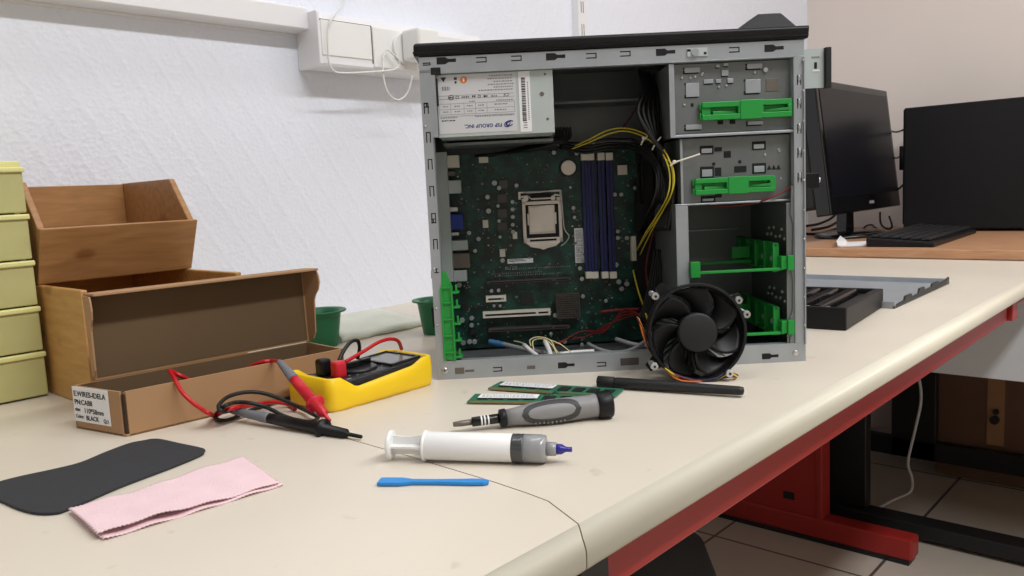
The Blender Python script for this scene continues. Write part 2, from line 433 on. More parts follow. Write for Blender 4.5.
# shelf upright
t = thing('slotted_shelf_upright', 'white slotted metal shelf upright on the wall behind the computer', 'shelf upright', (1.51, WL, 1.22))
mb = MB(); mb.use('white_matte').box((0, -0.018, 0), (0.03, 0, 1.1))
mb.use('ink_grey')
for k in range(20):
    mb.box((0.010, -0.0185, 0.02+k*0.05), (0.0125, -0.0175, 0.045+k*0.05)); mb.box((0.0175, -0.0185, 0.02+k*0.05), (0.020, -0.0175, 0.045+k*0.05))
mb.build('slotted_rail', None, t)

# ------------------------------------------------------------------ cream workbenches
def bench(name, label, x0, x1, yb, front=0.277):
    t = thing(name, label, 'workbench', (x0, front, 0))
    L = x1-x0; Wd = yb-front
    mb = MB()
    # section in y,z with rounded front, corners rounded in plan at the joint
    prof = [(0.2, 0.7255), (Wd, 0.7255), (Wd, 0.75), (0.20, 0.75), (0.13, 0.75), (0.10, 0.75), (0.07, 0.75), (0.05, 0.75)]
    for a in range(0, 13):
        th = PI/2 + a*PI/12
        if a < 7: prof.append((0.0125 + 0.0125*math.cos(th), 0.7375 + 0.0125*math.sin(th)))
        else: prof.append((0.006 + 0.006*math.cos(th), 0.7315 + 0.006*math.sin(th)))
    prof.append((0.05, 0.7255)); prof.append((0.1, 0.7255))
    mb.prism([(0.0006, y, z) for y, z in prof], (L-0.0012, 0, 0), smooth=False)
    o = mb.build('worktop', None, t)
    TB = [(-0.01, -0.036), (0.003, -0.033), (0.018, -0.020), (0.036, -0.010), (0.06, -0.006), (0.10, -0.003), (0.2, 0.0), (9, 0.0)]
    for v in o.data.vertices:       # the joint between the two tops curves away at the rounded front corner
        if abs((v.co.x + x0) - 0.3885) < 0.01:
            y = v.co.y
            for i in range(len(TB)-1):
                if TB[i][0] <= y <= TB[i+1][0]:
                    k = (y-TB[i][0])/(TB[i+1][0]-TB[i][0]); v.co.x += TB[i][1]*(1-k)+TB[i+1][1]*k; break
    bm = bmesh.new(); bm.from_mesh(o.data)      # close the joint end with narrow upright quads that follow its curve
    caps = [f for f in bm.faces if len(f.verts) > 8 and abs(f.calc_center_median().x + x0 - 0.3885) < 0.05]
    bmesh.ops.delete(bm, geom=caps, context='FACES_ONLY'); bm.verts.ensure_lookup_table()
    if caps or True:
        ev = [v for v in bm.verts if abs(v.co.x + x0 - 0.3885) < 0.045]
        tops = sorted([v for v in ev if v.co.z > 0.7498], key=lambda v: v.co.y)
        for a_, b_ in zip(tops, tops[1:]):
            lo = [bm.verts.new((v.co.x, v.co.y, 0.7256)) for v in (b_, a_)]
            try: bm.faces.new([a_, b_]+lo)
            except ValueError: pass
        arc = sorted([v for v in ev if v.co.y < 0.0128], key=lambda v: v.co.z)
        c_ = bm.verts.new((arc[-1].co.x, 0.0125, 0.7375))
        for a_, b_ in zip(arc, arc[1:]): bm.faces.new([a_, b_, c_])
    bm.to_mesh(o.data); bm.free()
    o.data.materials.append(M['desk']); o.data.materials.append(M['desk_edge'])
    for p in o.data.polygons:
        c = p.center
        if c.y < 0.03 and abs(p.normal.x) < 0.5: p.material_index = 1; p.use_smooth = True
    return t
ba = bench('workbench', 'cream worktop nearest the camera carrying the wooden boxes and cloth', -0.9, 0.3885, WL)
bb = bench('workbench', 'long cream topped workbench with red apron under the open computer', 0.3885, 1.968, WL)
# joint corner chamfers are tiny; aprons and legs
MB().box((0.0, 0.02, 0.689), (1.22, 0.05, 0.725)).build('apron', 'red_paint', ba, bevel=0.002)
MB().box((1.228, 0.018, 0.62), (1.235, 0.055, 0.725)).build('end_plate', 'frame_black', ba)
MB().box((-0.022, 0.014, 0.60), (0.006, 0.055, 0.725)).build('end_plate', 'frame_black', bb)
MB().box((0.007, 0.02, 0.689), (1.165, 0.045, 0.725)).build('apron', 'red_paint', bb, bevel=0.002)
for tt, xx in ((ba, 0.1), ):
    mb = MB().box((xx, 0.10, 0.06), (xx+0.04, 0.55, 0.715)).box((xx-0.01, 0.05, 0.0), (xx+0.05, 0.85, 0.06))
    mb.build('leg_frame', 'red_paint', tt)
ox, oy = 0.3885, 0.277
def bx(mb, a, b): mb.box((a[0]-ox, a[1]-oy, a[2]), (b[0]-ox, b[1]-oy, b[2]))
mb = MB(); bx(mb, (1.56, 0.290, 0.689), (1.60, 0.70, 0.725)); bx(mb, (1.60, 0.318, 0.689), (1.966, 0.345, 0.725)); mb.build('cross_rail', 'red_paint', bb, bevel=0.002)

# ------------------------------------------------------------------ brown desk
t = thing('brown_desk', 'brown wood-effect desk against the back wall holding monitor and keyboard', 'desk', (1.97, 0, 0))
MB().box((0, -0.9, 0.7505), (0.80, WL-0.002, 0.772)).build('desktop', 'brown_desk', t, bevel=0.002)
MB().box((0.005, -0.85, 0.49), (0.022, 0.95, 0.7505)).build('modesty_panel', 'grey_panel', t)
mb = MB().box((0.20, 0.735, 0.05), (0.24, 0.837, 0.7505)).box((0.17, 0.20, 0.012), (0.235, 0.86, 0.05)).box((0.22, 0.62, 0.68), (0.75, 0.80, 0.7505))
mb.build('leg_frame', 'frame_black', t, bevel=0.003)
MB().cyl((0.2, 0.23, 0), (0.2, 0.23, 0.012), 0.022).build('levelling_foot', 'frame_black', t)
MB().box((0.68, 0.69, 0.05), (0.71, 0.82, 0.7505)).box((0.68, -0.2, 0.05), (0.71, 0.90, 0.11)).box((0.68, -0.2, 0.0), (0.71, -0.16, 0.7505)).build('rear_frame', 'frame_black', t, bevel=0.003)
# red leg panel with foot at the far end of the long bench  (world x ~ 2.0)
mb = MB(); ox, oy = 1.97, 0.0
bx(mb, (2.0, 0.795, 0.06), (2.02, 1.12, 0.7505)); bx(mb, (1.995, 0.785, 0.06), (2.05, 0.80, 0.7505))
mb.build('leg_panel', 'red_paint', t, bevel=0.002)
mb = MB(); bx(mb, (1.995, 0.567, 0.012), (2.05, 1.12, 0.066)); mb.build('foot', 'red_paint', t, bevel=0.006)
mb = MB(); bx(mb, (1.997, 0.575, 0.0), (2.048, 1.11, 0.012)); mb.build('foot_pad', 'frame_black', t)
for y in (0.86, 1.0):
    mb = MB(); bx(mb, (1.9985, y, 0.10), (2.0005, y+0.03, 0.12)); mb.build('cutout', 'void', t)
t = thing('wooden_cupboard', 'brown wooden cupboard standing under the brown desk by the wall', 'cupboard', (2.695, -0.2, 0.0))
MB().box((0, 0, 0), (0.13, 0.90, 0.62)).build('cupboard_body', 'brown_panel', t, bevel=0.002)
MB().box((-0.004, 0.715, 0.12), (0, 0.76, 0.60)).build('door_stile', 'tan_panel', t)
mb = MB().cyl((-0.004, 0.738, 0.20), (-0.022, 0.738, 0.20), 0.012).cyl((-0.004, 0.735, 0.225), (-0.018, 0.735, 0.225), 0.008)
mb.build('door_latch', 'frame_black', t)

# monitor
t = thing('computer_monitor', 'black monitor, switched off, angled on the brown desk behind the computer', 'monitor', (2.375, 0.82, 0.772))
mb = MB()
tilt = Matrix.Rotation(math.radians(-7), 3, 'X')
def mon(p): 
    q = tilt @ Vector((p[0], p[1], p[2]-0.06)); return (q.x, q.y, q.z+0.06)
def mbx(mb, a, b):
    x0,y0,z0 = a; x1,y1,z1 = b
    mb.hexa([mon(p) for p in ((x0,y0,z0),(x1,y0,z0),(x1,y1,z0),(x0,y1,z0),(x0,y0,z1),(x1,y0,z1),(x1,y1,z1),(x0,y1,z1))])
ZM0, ZM1, XM0, XM1 = 0.070, 0.425, -0.265, 0.295
mb = MB(); mbx(mb, (XM0, -0.018, ZM0), (XM1, 0.022, ZM1)); mb.build('monitor_shell', 'black_gloss', t, bevel=0.004, bseg=3)
mb = MB(); mbx(mb, (XM0+0.004, 0.02, ZM0+0.02), (XM1-0.01, 0.075, ZM1-0.015)); mb.build('rear_housing', 'black_matte', t, bevel=0.01)
mb = MB(); mbx(mb, (XM0+0.02, -0.0195, ZM0+0.045), (XM1-0.02, -0.0175, ZM1-0.02)); mb.build('screen', 'screen', t)
mb = MB(); mbx(mb, (XM0+0.29, -0.0192, ZM0+0.018), (XM0+0.325, -0.0178, ZM0+0.026)); mb.build('logo_badge', 'ink_grey', t)
MB().hexa([(-0.03,0.03,0.01),(0.03,0.03,0.01),(0.03,0.06,0.01),(-0.03,0.06,0.01),(-0.022,0.03,0.16),(0.022,0.03,0.16),(0.022,0.06,0.16),(-0.022,0.06,0.16)]).build('stand_neck', 'black_gloss', t, bevel=0.003)
rg = [[(0.14*math.cos(a)*k, 0.09*math.sin(a)*k+0.03, z) for a in [2*PI*i/32 for i in range(32)]] for k, z in ((1, 0), (1, 0.006), (0.9, 0.012), (0.3, 0.016))]
MB().loft(rg).build('stand_base', 'black_gloss', t)

# black tower PC on the brown desk
t = thing('black_computer_tower', 'closed black computer tower standing on the brown desk at right', 'computer tower', (2.55, 0.33, 0.772))
MB().box((0, 0, 0.008), (0.17, 0.43, 0.358)).build('tower_shell', 'tower_black', t, bevel=0.003)
MB().box((0.01, 0.43, 0.02), (0.16, 0.436, 0.355)).build('front_bezel', 'black', t, bevel=0.008)
MB().cyl((0.02, 0.438, 0.18), (0.02, 0.438, 0.25), 0.010).build('side_ridge', 'black', t)
for x in (0.02, 0.15):
    for y in (0.03, 0.40): MB().cyl((x, y, 0), (x, y, 0.008), 0.012).build('rubber_foot', 'black_matte', t)

# keyboard
t = thing('keyboard', 'black computer keyboard lying on the brown desk in front of the tower', 'keyboard', (2.02, 0.535, 0.772), math.radians(2))
MB().prism([(0, 0, 0), (0, 0, 0.012), (0, 0.15, 0.022), (0, 0.15, 0)], (0.46, 0, 0)).build('keyboard_case', 'black', t, bevel=0.003)
mb = MB()
for r in range(6):
    for c in range(20):
        if r == 0 and 4 < c < 11: continue
        z = 0.013+0.01*(r*0.022+0.02)/0.15
        mb.box((0.012+c*0.0218, 0.012+r*0.0225, z), (0.012+c*0.0218+0.0185, 0.012+r*0.0225+0.0185, z+0.006))
mb.box((0.012+5*0.0218, 0.012, 0.014), (0.012+10.9*0.0218, 0.030, 0.020))
kk = mb.build('keycaps', 'charcoal', t, bevel=0.0015); kk['kind'] = 'stuff'

# monitor cables, scrap
mb = MB()
def bd(px, py, z=0.778): return D(px, py, z)
for pts in ([(806, 226, .80), (818, 224, .80), (830, 219, .82), (838, 212, .86)], [(806, 234, .778), (822, 233, .778), (842, 226, .79), (850, 214, .85)], [(812, 230, .785), (830, 226, .79), (846, 216, .84)]):
    mb.tube([WY(x, y, 0.965) for x, y, z in pts], 0.004)
tag(mb.build('monitor_cable_bundle', 'black_wire'), 'black cables bunched on the brown desk behind the monitor', 'cable')
mb = MB()
mb.tube([WX(x, y, 2.62) for x, y in ((880, 212), (881, 224), (888, 229), (892, 226), (889, 216))], 0.003)
mb.tube([D(x, y, 0.776) for x, y in ((862, 230), (866, 226), (872, 225), (878, 230), (888, 233), (900, 235))], 0.003)
tag(mb.build('keyboard_cable', 'black_wire'), 'thin black keyboard cable curling between monitor base and keyboard', 'cable')
mb = MB()
for y0_, y1_ in ((130, 130), (156, 155), (188, 185)):
    a = WX(886, y0_, 2.66); b = WX(906, y1_, 2.56)
    a.y += 0.0; mb.tube([WY(886, y0_, 0.895), WY(896, y0_+2, 0.84), WX(903, y1_, 2.56)], 0.003)
tag(mb.build('monitor_signal_cable', 'black_wire'), 'black leads strung between the monitor back and the black tower', 'cable')
a = D(838, 244, .773)
rgs = [(D(837, 247, .773)), D(872, 246, .773), D(870, 242, .773), D(848, 243, .773), D(843, 238, .773)]
mb = MB(); mb.prism([tuple(v) for v in rgs], (0, 0, 0.003)); mb.prism([tuple(D(838, 246, .776)), tuple(D(847, 245, .776)), tuple(D(842, 240, .776))], (0.0, 0.004, 0.012))
tag(mb.build('torn_paper_scrap', 'paper'), 'small torn white paper scrap beside the monitor base', 'paper')

# ------------------------------------------------------------------ floor things
P = [D(878, 508, .003), D(893, 500, .003), D(910, 492, .003)]
q = [WX(x, y, P[-1].x) for x, y in ((912, 478), (908, 462), (915, 430), (921, 400), (918, 375), (908, 345))]
tag(MB().tube(P+q, 0.004).build('hanging_cable', 'white_wire'), 'thin white cable hanging down to the tiled floor under the desk', 'cable')
bp_ = WX(690, 560, 1.05)
mb = MB()
t = thing('black_bag', 'black nylon bag on the floor in shadow beneath the workbench', 'bag', (1.15, 0.86, 0.0))
pts = []
for k, (s_, z) in enumerate(((0.9, 0), (1.0, 0.04), (1.0, 0.12), (0.95, 0.19), (0.84, 0.26), (0.66, 0.31), (0.4, 0.34), (0.05, 0.35))):
    pts.append([(0.24*s_*math.copysign(abs(math.cos(a))**0.6, math.cos(a)), 0.17*s_*math.copysign(abs(math.sin(a))**0.6, math.sin(a)), z + 0.01*math.sin(3*a+k)) for a in [2*PI*i/32 for i in range(32)]])
MB().loft(pts).build('bag_body', 'bag', t)
MB().tube([(-0.08, 0, 0.33), (-0.06, 0, 0.38), (0.0, 0, 0.40), (0.06, 0, 0.38), (0.08, 0, 0.33)], 0.009).build('carry_handle', 'black_matte', t)
#@@DESK
# ------------------------------------------------------------------ things on the cream bench
ZD = 0.75
# plastic drawer tower
t = thing('plastic_drawer_tower', 'stack of pale yellow translucent plastic drawers at the left edge', 'drawer unit', (0.10, 0.970, ZD))
wd = 0.197
MB().box((0.006, 0.012, 0.0), (0.012, 0.165, 0.252)).box((wd-0.010, 0.012, 0.0), (wd-0.004, 0.165, 0.252)).box((0.004, 0.16, 0.0), (wd-0.004, 0.166, 0.252)).box((0.002, 0.006, 0.246), (wd-0.001, 0.166, 0.256)).build('carcass', 'drawer_lip', t, bevel=0.001)
for k in range(5):
    z = 0.002+k*0.0498
    dr = MB().box((0.001, 0.0, z), (wd-0.001, 0.003, z+0.043)).box((0.014, 0.003, z+0.003), (wd-0.012, 0.155, z+0.006)).box((0.014, 0.003, z+0.003), (0.017, 0.155, z+0.04)).box((wd-0.015, 0.003, z+0.003), (wd-0.012, 0.155, z+0.04)).build('drawer', 'drawer', t, bevel=0.003)
    MB().box((0.0, -0.003, z+0.0425), (wd+0.0005, 0.006, z+0.0482)).build('lip', 'drawer_lip', dr, bevel=0.0015)
    MB().box((0.07, -0.006, z+0.006), (wd-0.066, 0.0, z+0.022)).build('pull', 'drawer_lip', dr, bevel=0.003)

# lower wooden box
t = thing('bamboo_box', 'open bamboo storage box on the worktop beneath the small bamboo bin', 'wooden box', (0.302, 0.862, ZD))
W_, D_, H_ = 0.176, 0.290, 0.121; th = 0.007
mb = MB().box((0, 0, 0), (th, D_, H_)); mb.build('side_panel', 'bamboo_y', t, bevel=0.0015)
MB().box((W_-th, 0, 0), (W_, D_, H_)).build('side_panel', 'bamboo', t, bevel=0.0015)
MB().box((th, 0.001, 0.0), (W_-th, th, H_-0.012)).build('front_panel', 'bamboo', t, bevel=0.001)
MB().box((th, D_-th, 0.0), (W_-th, D_, H_)).build('back_panel', 'bamboo', t, bevel=0.001)
MB().box((th, th, 0.0), (W_-th, D_-th, th)).build('bottom_panel', 'bamboo_d', t)
# upper bin: open, front leaning out to a low lip
t = thing('bamboo_bin', 'small open bamboo bin with a slanted front stacked on the bamboo box', 'wooden box', (0.302, 0.0, ZD+0.1215))
xr = 0.176; zl = 0.061; zt = 0.113; yb = 1.150
prof = [(0.990, 0.0), (0.9635, zl-0.001), (1.006, zt), (yb, zt), (yb, 0.0)]
def side(x0, x1, nm):
    MB().prism([(x0, y, z) for y, z in prof], (x1-x0, 0, 0)).build(nm, 'bamboo_d', t, bevel=0.001)
side(0.0003, 0.0075, 'side_panel'); side(xr-0.0075, xr-0.0003, 'side_panel')
MB().prism([(0, 0.983, 0), (0, 0.955, zl), (0, 0.9630, zl+0.001), (0, 0.9897, 0.0)], (xr, 0, 0)).build('front_panel', 'bamboo_d', t, bevel=0.0012)
MB().box((0.0075, yb-0.007, 0), (xr-0.0075, yb, zt-0.001)).build('back_panel', 'bamboo_d', t, bevel=0.001)
MB().box((0.0075, 0.990, 0.0), (xr-0.0075, yb-0.007, 0.006)).build('bottom_panel', 'bamboo_d', t)

# cardboard box with lid
t = thing('cardboard_box', 'open brown cardboard mailer box with printed label on its end', 'cardboard box', (0.279, 0.726, ZD), math.radians(-3.5))
bl, bw, bh, ct = 0.226, 0.072, 0.0405, 0.0022
mb = MB(); mb.use('cardboard')
mb.box((0, 0, 0), (bl, bw, ct))
mb.box((0, 0.0045, 0), (ct, bw, bh))              # left end
mb.box((bl-ct, 0, 0), (bl, bw, bh)); mb.box((0, bw-ct, 0), (bl, bw, bh))
mb.box((0.003, 0, 0), (bl, ct, bh)); mb.box((0.003, 0.0022, 0.001), (0.03, 0.0045, bh-0.001))
mb.use('corr').box((0.0012, 0.0012, 0.001), (0.0030, 0.0045, bh-0.003))
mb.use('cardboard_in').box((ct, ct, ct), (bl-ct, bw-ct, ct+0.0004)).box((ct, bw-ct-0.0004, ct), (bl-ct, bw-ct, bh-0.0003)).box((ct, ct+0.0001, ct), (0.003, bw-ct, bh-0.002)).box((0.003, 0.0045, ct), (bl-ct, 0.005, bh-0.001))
tray = mb.build('box_tray', None, t, bevel=0.0007)
def skew(o):      # the left end of the folded carton has sprung outwards
    for v in o.data.vertices: v.co.x -= 0.020*max(0, 1-v.co.x/bl)*(v.co.y/bw)
skew(tray)
# lid: main panel leaning back a little, with shallow side walls and tucked front flap
L = []
la = math.radians(2); lh = 0.082
def lp(x, d, h_):      # d = toward the camera from the panel, h_ = along panel height
    return (x, bw - d*math.cos(la) + h_*math.sin(la), bh + h_*math.cos(la) + d*math.sin(la))
def lbox(mb, a, b):
    x0, d0, h0 = a; x1, d1, h1 = b
    mb.hexa([lp(*p) for p in ((x0,d0,h0),(x1,d0,h0),(x1,d1,h0),(x0,d1,h0),(x0,d0,h1),(x1,d0,h1),(x1,d1,h1),(x0,d1,h1))])
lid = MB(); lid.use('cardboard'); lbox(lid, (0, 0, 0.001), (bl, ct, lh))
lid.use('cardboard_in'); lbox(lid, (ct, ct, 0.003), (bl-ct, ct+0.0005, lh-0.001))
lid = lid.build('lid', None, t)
mb = MB(); mb.use('cardboard'); lbox(mb, (-0.001, 0.0, lh-0.001), (bl+0.004, 0.030, lh+0.0015))
mb.build('tuck_flap', None, lid, bevel=0.0006)
for sgn, xx in ((-1, 0.0), (1, bl)):
    mb = MB(); mb.use('cardboard')
    out = [(0, 0.004), (0, lh-0.001), (0.026, lh-0.001), (0.029, lh-0.006), (0.030, lh-0.014), (0.027, lh-0.022), (0.021, lh-0.028), (0.018, lh-0.034), (0.015, 0.012), (0.010, 0.004)]
    pts = [Vector(lp(xx + sgn*d*0.10, d, h_)) for d, h_ in out]
    mb.prism([tuple(p) for p in pts], (sgn*0.0018, 0, 0))
    mb.build('side_ear', None, lid, bevel=0.0004)
# label on the left end
lb = MB().box((-0.0006, 0.020, 0.0075), (0.0, 0.071, 0.0402)).build('shipping_label', 'paper', t); skew(lb)
Rl = Matrix(((0, 0, -1), (-1, 0, 0), (0, 1, 0))).to_4x4()
for txt, z, sz, mk, y in (('E.WIRES-IDELA', 0.0315, 0.0070, 'ink', 0.069), ('PN:CAB8', 0.0238, 0.0066, 'ink', 0.069), ('size:', 0.0175, 0.0045, 'ink', 0.069), ('110*58mm', 0.0165, 0.0064, 'ink', 0.056), ('Color:', 0.0110, 0.0045, 'ink', 0.069), ('BLACK', 0.0100, 0.0060, 'ink', 0.054), ('Q:1', 0.0098, 0.0050, 'ink', 0.029)):
    skew(text_mesh('label_print', txt, sz, mk, lb, Matrix.Translation((-0.0008, y, z)) @ Rl, bold=0.0001))

# multimeter ------------------------------------------------------------
pA = D(332, 414.5); pB = D(433, 381)
t = thing('multimeter', 'digital multimeter in a bright yellow rubber holster beside the cardboard box', 'multimeter', (pA.x, pA.y, ZD), math.radians(1.0))
ML, MW = 0.134, 0.074
def rrect(x0, y0, x1, y1, r, n=5):
    out = []
    for cx, cy, a0 in ((x1-r, y0+r, -90), (x1-r, y1-r, 0), (x0+r, y1-r, 90), (x0+r, y0+r, 180)):
        for k in range(n+1):
            a = math.radians(a0+90*k/n); out.append((cx+r*math.cos(a), cy+r*math.sin(a)))
    return out
def zrim(x):   # height of the holster edge along its length
    u = x/ML
    if u < 0.10: return 0.0325
    if u < 0.24: return 0.0325 - (u-0.10)/0.14*0.013
    if u < 0.78: return 0.0195 + (u-0.24)/0.54*0.0065
    if u < 0.88: return 0.026 + (u-0.78)/0.10*0.006
    return 0.032
mb = MB()
N = 14
def dense(o, step=0.004):
    out = []
    for i in range(len(o)):
        a = Vector(o[i]); b = Vector(o[(i+1) % len(o)]); n = max(1, int((b-a).length/step))
        for k in range(n): out.append(a+(b-a)*k/n)
    return out
o0 = dense(rrect(0.003, 0.003, ML-0.003, MW-0.003, 0.008)); 
def ringz(o, fz, grow=0):
    c = Vector((ML/2, MW/2)); out = []
    for p in o:
        q = p + (p-c).normalized()*grow if grow else p
        out.append((q.x, q.y, fz(q.x)))
    return out
o1 = o0
wav = lambda x: 0.0012+0.0009*math.sin(x*260)
rings = [ringz(o1, lambda x: 0.0), ringz(o1, wav, 0.002), ringz(o1, lambda x: 0.005, 0.0035), ringz(o1, lambda x: zrim(x)*0.6, 0.004), ringz(o1, lambda x: zrim(x)-0.001, 0.003), ringz(o1, lambda x: zrim(x), 0.001), ringz(o1, lambda x: zrim(x)-0.0005, -0.0015), ringz(o1, lambda x: 0.012, -0.002)]
mb.loft(rings); mb.build('holster', 'meter_yellow', t)
mb = MB()
zf = lambda x: 0.0255 + 0.006*max(0, (x/ML-0.12))
inr = dense(rrect(0.0065, 0.0065, ML-0.0065, MW-0.0065, 0.006))
mb.loft([ringz(inr, lambda x: 0.010), ringz(inr, lambda x: zf(x)-0.001), ringz(inr, zf, -0.0012)])
face = mb.build('meter_body', 'meter_black', t)
def topz(x, dz=0.0): return zf(x)+dz
def slab(mb, x0, y0, x1, y1, dz0, dz1):
    mb.hexa([(x0,y0,topz(x0,dz0)),(x1,y0,topz(x1,dz0)),(x1,y1,topz(x1,dz0)),(x0,y1,topz(x0,dz0)),(x0,y0,topz(x0,dz1)),(x1,y0,topz(x1,dz1)),(x1,y1,topz(x1,dz1)),(x0,y1,topz(x0,dz1))])
mb = MB(); slab(mb, 0.086, 0.012, 0.120, 0.062, -0.001, 0.001); lc = mb.build('display', 'lcd', t, bevel=0.0006)
mb = MB(); 
for a, b in (((0.083, 0.0095), (0.086, 0.0645)), ((0.120, 0.0095), (0.1225, 0.0645)), ((0.083, 0.0095), (0.1225, 0.012)), ((0.083, 0.062), (0.1225, 0.0645))): slab(mb, a[0], a[1], b[0], b[1], -0.001, 0.0022)
mb.build('display_bezel', 'meter_black', t)
mb = MB(); cx, cy = 0.060, 0.037
mb.loft([[(cx+r*math.cos(a), cy+r*math.sin(a), topz(cx, z)) for a in [2*PI*i/40 for i in range(40)]] for r, z in ((0.021, -0.001), (0.021, 0.0018), (0.019, 0.0028))])
dial = mb.build('rotary_dial', 'meter_black', t)
mb = MB(); mb.prism([(cx-0.018, cy-0.003, topz(cx, 0.0028)), (cx+0.018, cy-0.002, topz(cx, 0.0028)), (cx+0.018, cy+0.002, topz(cx, 0.0028)), (cx-0.018, cy+0.003, topz(cx, 0.0028))], (0, 0, 0.006)); mb.build('dial_grip', 'black_gloss', dial, bevel=0.001)
mb = MB()
for k in range(20):
    a = 2*PI*k/20; x = cx+0.0255*math.cos(a); y = cy+0.0255*math.sin(a); slab(mb, x-0.001, y-0.0006, x+0.001, y+0.0006, -0.0005, 0.0003)
for x, y in ((0.014, 0.012), (0.018, 0.055), (0.013, 0.045), (0.028, 0.010), (0.024, 0.062)): slab(mb, x, y, x+0.005, y+0.003, -0.0005, 0.0003)
mb.build('dial_markings', 'ink_grey', t)
mb = MB(); slab(mb, 0.078, 0.058, 0.082, 0.066, -0.001, 0.002); mb.build('hold_button', 'meter_yellow', t, bevel=0.0005)
MBm = Matrix.Translation(t.location) @ Matrix.Rotation(math.radians(1.0), 4, 'Z')
def mw(x, y, z): return MBm @ Vector((x, y, z))

# test leads
def probe(root, tip, tail, body, sleeve, L1=0.30):
    """root parents parts in world coordinates; tip & tail points"""
    tip = Vector(tip); tail = Vector(tail); ax = tail-tip; L = ax.length
    MB().lathe(tip, tail, [(0.0, 0.0010), (0.005, 0.0016), (0.10, 0.0018), (0.11, 0.0042), (0.26, 0.0050), (0.262, 0.0088), (0.285, 0.0088), (0.287, 0.0054), (0.60, 0.0050), (0.70, 0.0046)], 20).build('probe_body', body, root)
    MB().lathe(tip, tail, [(0.68, 0.0048), (0.70, 0.0050), (0.98, 0.0030), (1.0, 0.0024)], 16).build('strain_relief', sleeve, root)
tl = thing('black_test_lead', 'black test lead whose probe with grey sleeve lies on the worktop', 'test lead')
btip = D(362, 437, ZD+0.003); btail = D(231, 410.5, ZD+0.010)
probe(tl, btip, btail, 'black', 'probe_grey')
pk = mw(0.028, 0.048, 0.0265)
MB().box((pk.x-0.0065, pk.y-0.006, pk.z-0.001), (pk.x+0.0065, pk.y+0.006, pk.z+0.0165)).build('jack_plug', 'black', tl, bevel=0.003, bseg=3)
zc = ZD+0.0025
def wp(px, py, y):
    p = WY(px, py, y)
    return p if p.z > zc else D(px, py, zc)
pts = [btail, wp(222.5, 411.5, .67), wp(218.5, 406.4, .675), wp(225.6, 398.2, .685), wp(238, 393.5, .69), wp(252, 392, .69), wp(266.6, 394, .685), wp(283, 400, .675), wp(299.5, 407.4, .66), wp(311.8, 413.6, .63), wp(318, 417, .625), D(316, 419.5, zc), D(311.8, 421.8, zc), D(299.5, 420.8, zc), wp(283, 415.6, .64), wp(266.6, 407.4, .66), wp(250, 403, .67), wp(236, 402.3, .68), wp(224, 406.4, .67), D(216, 414, zc), D(215.4, 417.7, zc), D(221, 420.5, zc), D(231.8, 418.7, zc), D(242, 413.6, zc), D(254, 409, zc), D(264, 406, zc), D(276, 402, zc), D(288, 398, zc), D(296, 396, zc)]
MB().tube([tuple(p) for p in pts], 0.0019).build('lead_wire', 'black_wire', tl)
y_ = pk.y
MB().tube([WY(339, 361, y_), WY(343, 352, y_+.004), WY(350, 342.5, y_+.008), WY(357, 340.5, y_+.012), WY(359.5, 347, y_+.016), WY(358, 357, y_+.02), WY(356, 364, y_+.024)], 0.0020).build('plug_wire', 'black_wire', tl)
tl = thing('red_test_lead', 'red test lead plugged in the yellow meter with its probe leaning down', 'test lead')
rtip = D(330, 421, ZD+0.008)
yl_ = pA.y+0.03
rtail = WX(279, 361.5, 0.406)
probe(tl, rtip, rtail, 'probe_red', 'probe_grey')
pk = mw(0.033, 0.030, 0.0260)
MB().box((pk.x-0.0065, pk.y-0.006, pk.z-0.001), (pk.x+0.0065, pk.y+0.006, pk.z+0.0155)).build('jack_plug', 'probe_red', tl, bevel=0.003, bseg=3)
MB().tube([rtail, WY(273, 360.8, .715), WY(264, 361.5, .722), WY(255, 364.5, .731), WY(247, 369, .742), WY(240, 374, .752)], 0.0020).build('lead_wire', 'lead_red', tl)
B0 = Vector((0.279, 0.726, ZD))
MB().tube([D(202, 381, ZD+.025), D(190, 380, ZD+.035), D(178, 374.5, ZD+.0435), D(169.5, 370.5, ZD+.0455), D(172, 377, ZD+.0435)+Vector((0,-.004,0)), WY(182, 392, .710), WY(192, 402, .702), WY(203, 410, .690), wp(208, 412.8, .680), D(215.4, 415.5, zc), wp(227.7, 409.5, .675), wp(242, 406.4, .68), wp(256.4, 404.3, .685), wp(270.7, 402.3, .69), wp(283, 403, .69), D(291, 405.5, zc), D(295, 409, zc)], 0.0021).build('lead_wire', 'lead_red', tl)
MB().tube([WY(345, 362, pk.y), WY(352, 358, pk.y+.004), WY(364, 351, pk.y+.008), WY(378, 342.5, pk.y+.012), WY(390, 339, pk.y+.016), WY(398, 341, pk.y+.02), WY(401.5, 349, pk.y+.03)], 0.0020).build('plug_wire', 'lead_red', tl)

# green cups
def cup(px, py, label, mark):
    p = D(px, py); t = thing('green_cup', label, 'cup', (p.x, p.y, ZD), 0, 'green plastic cups by the wall')
    mb = MB(); out = [(0.020, 0), (0.021, 0.001), (0.0265, 0.040), (0.0275, 0.046), (0.0345, 0.0475), (0.0350, 0.049), (0.034, 0.050), (0.0265, 0.049), (0.0245, 0.040), (0.019, 0.003), (0.001, 0.003)]
    mb.loft([[(r*math.cos(a), r*math.sin(a), z) for a in [2*PI*i/40 for i in range(40)]] for r, z in out], caps=True)
    mb.build('cup_body', 'green_cup', t)
    if mark:
        rr = lambda z: 0.021 + (z/0.040)*0.0055 + 0.0004
        aa = [math.radians(-148+6*k) for k in range(12)]
        mb = MB(); mb.loft([[(rr(z)*math.cos(a), rr(z)*math.sin(a), z) for a in aa] for z in (0.012, 0.041)], caps=False, closed=False)
        mb.build('dark_sticker', 'charcoal', t)
cup(323, 346, 'green plastic cup half hidden behind the open lid of the cardboard box', False)
cup(438, 333, 'green plastic cup with a dark sticker beside the computer case', True)
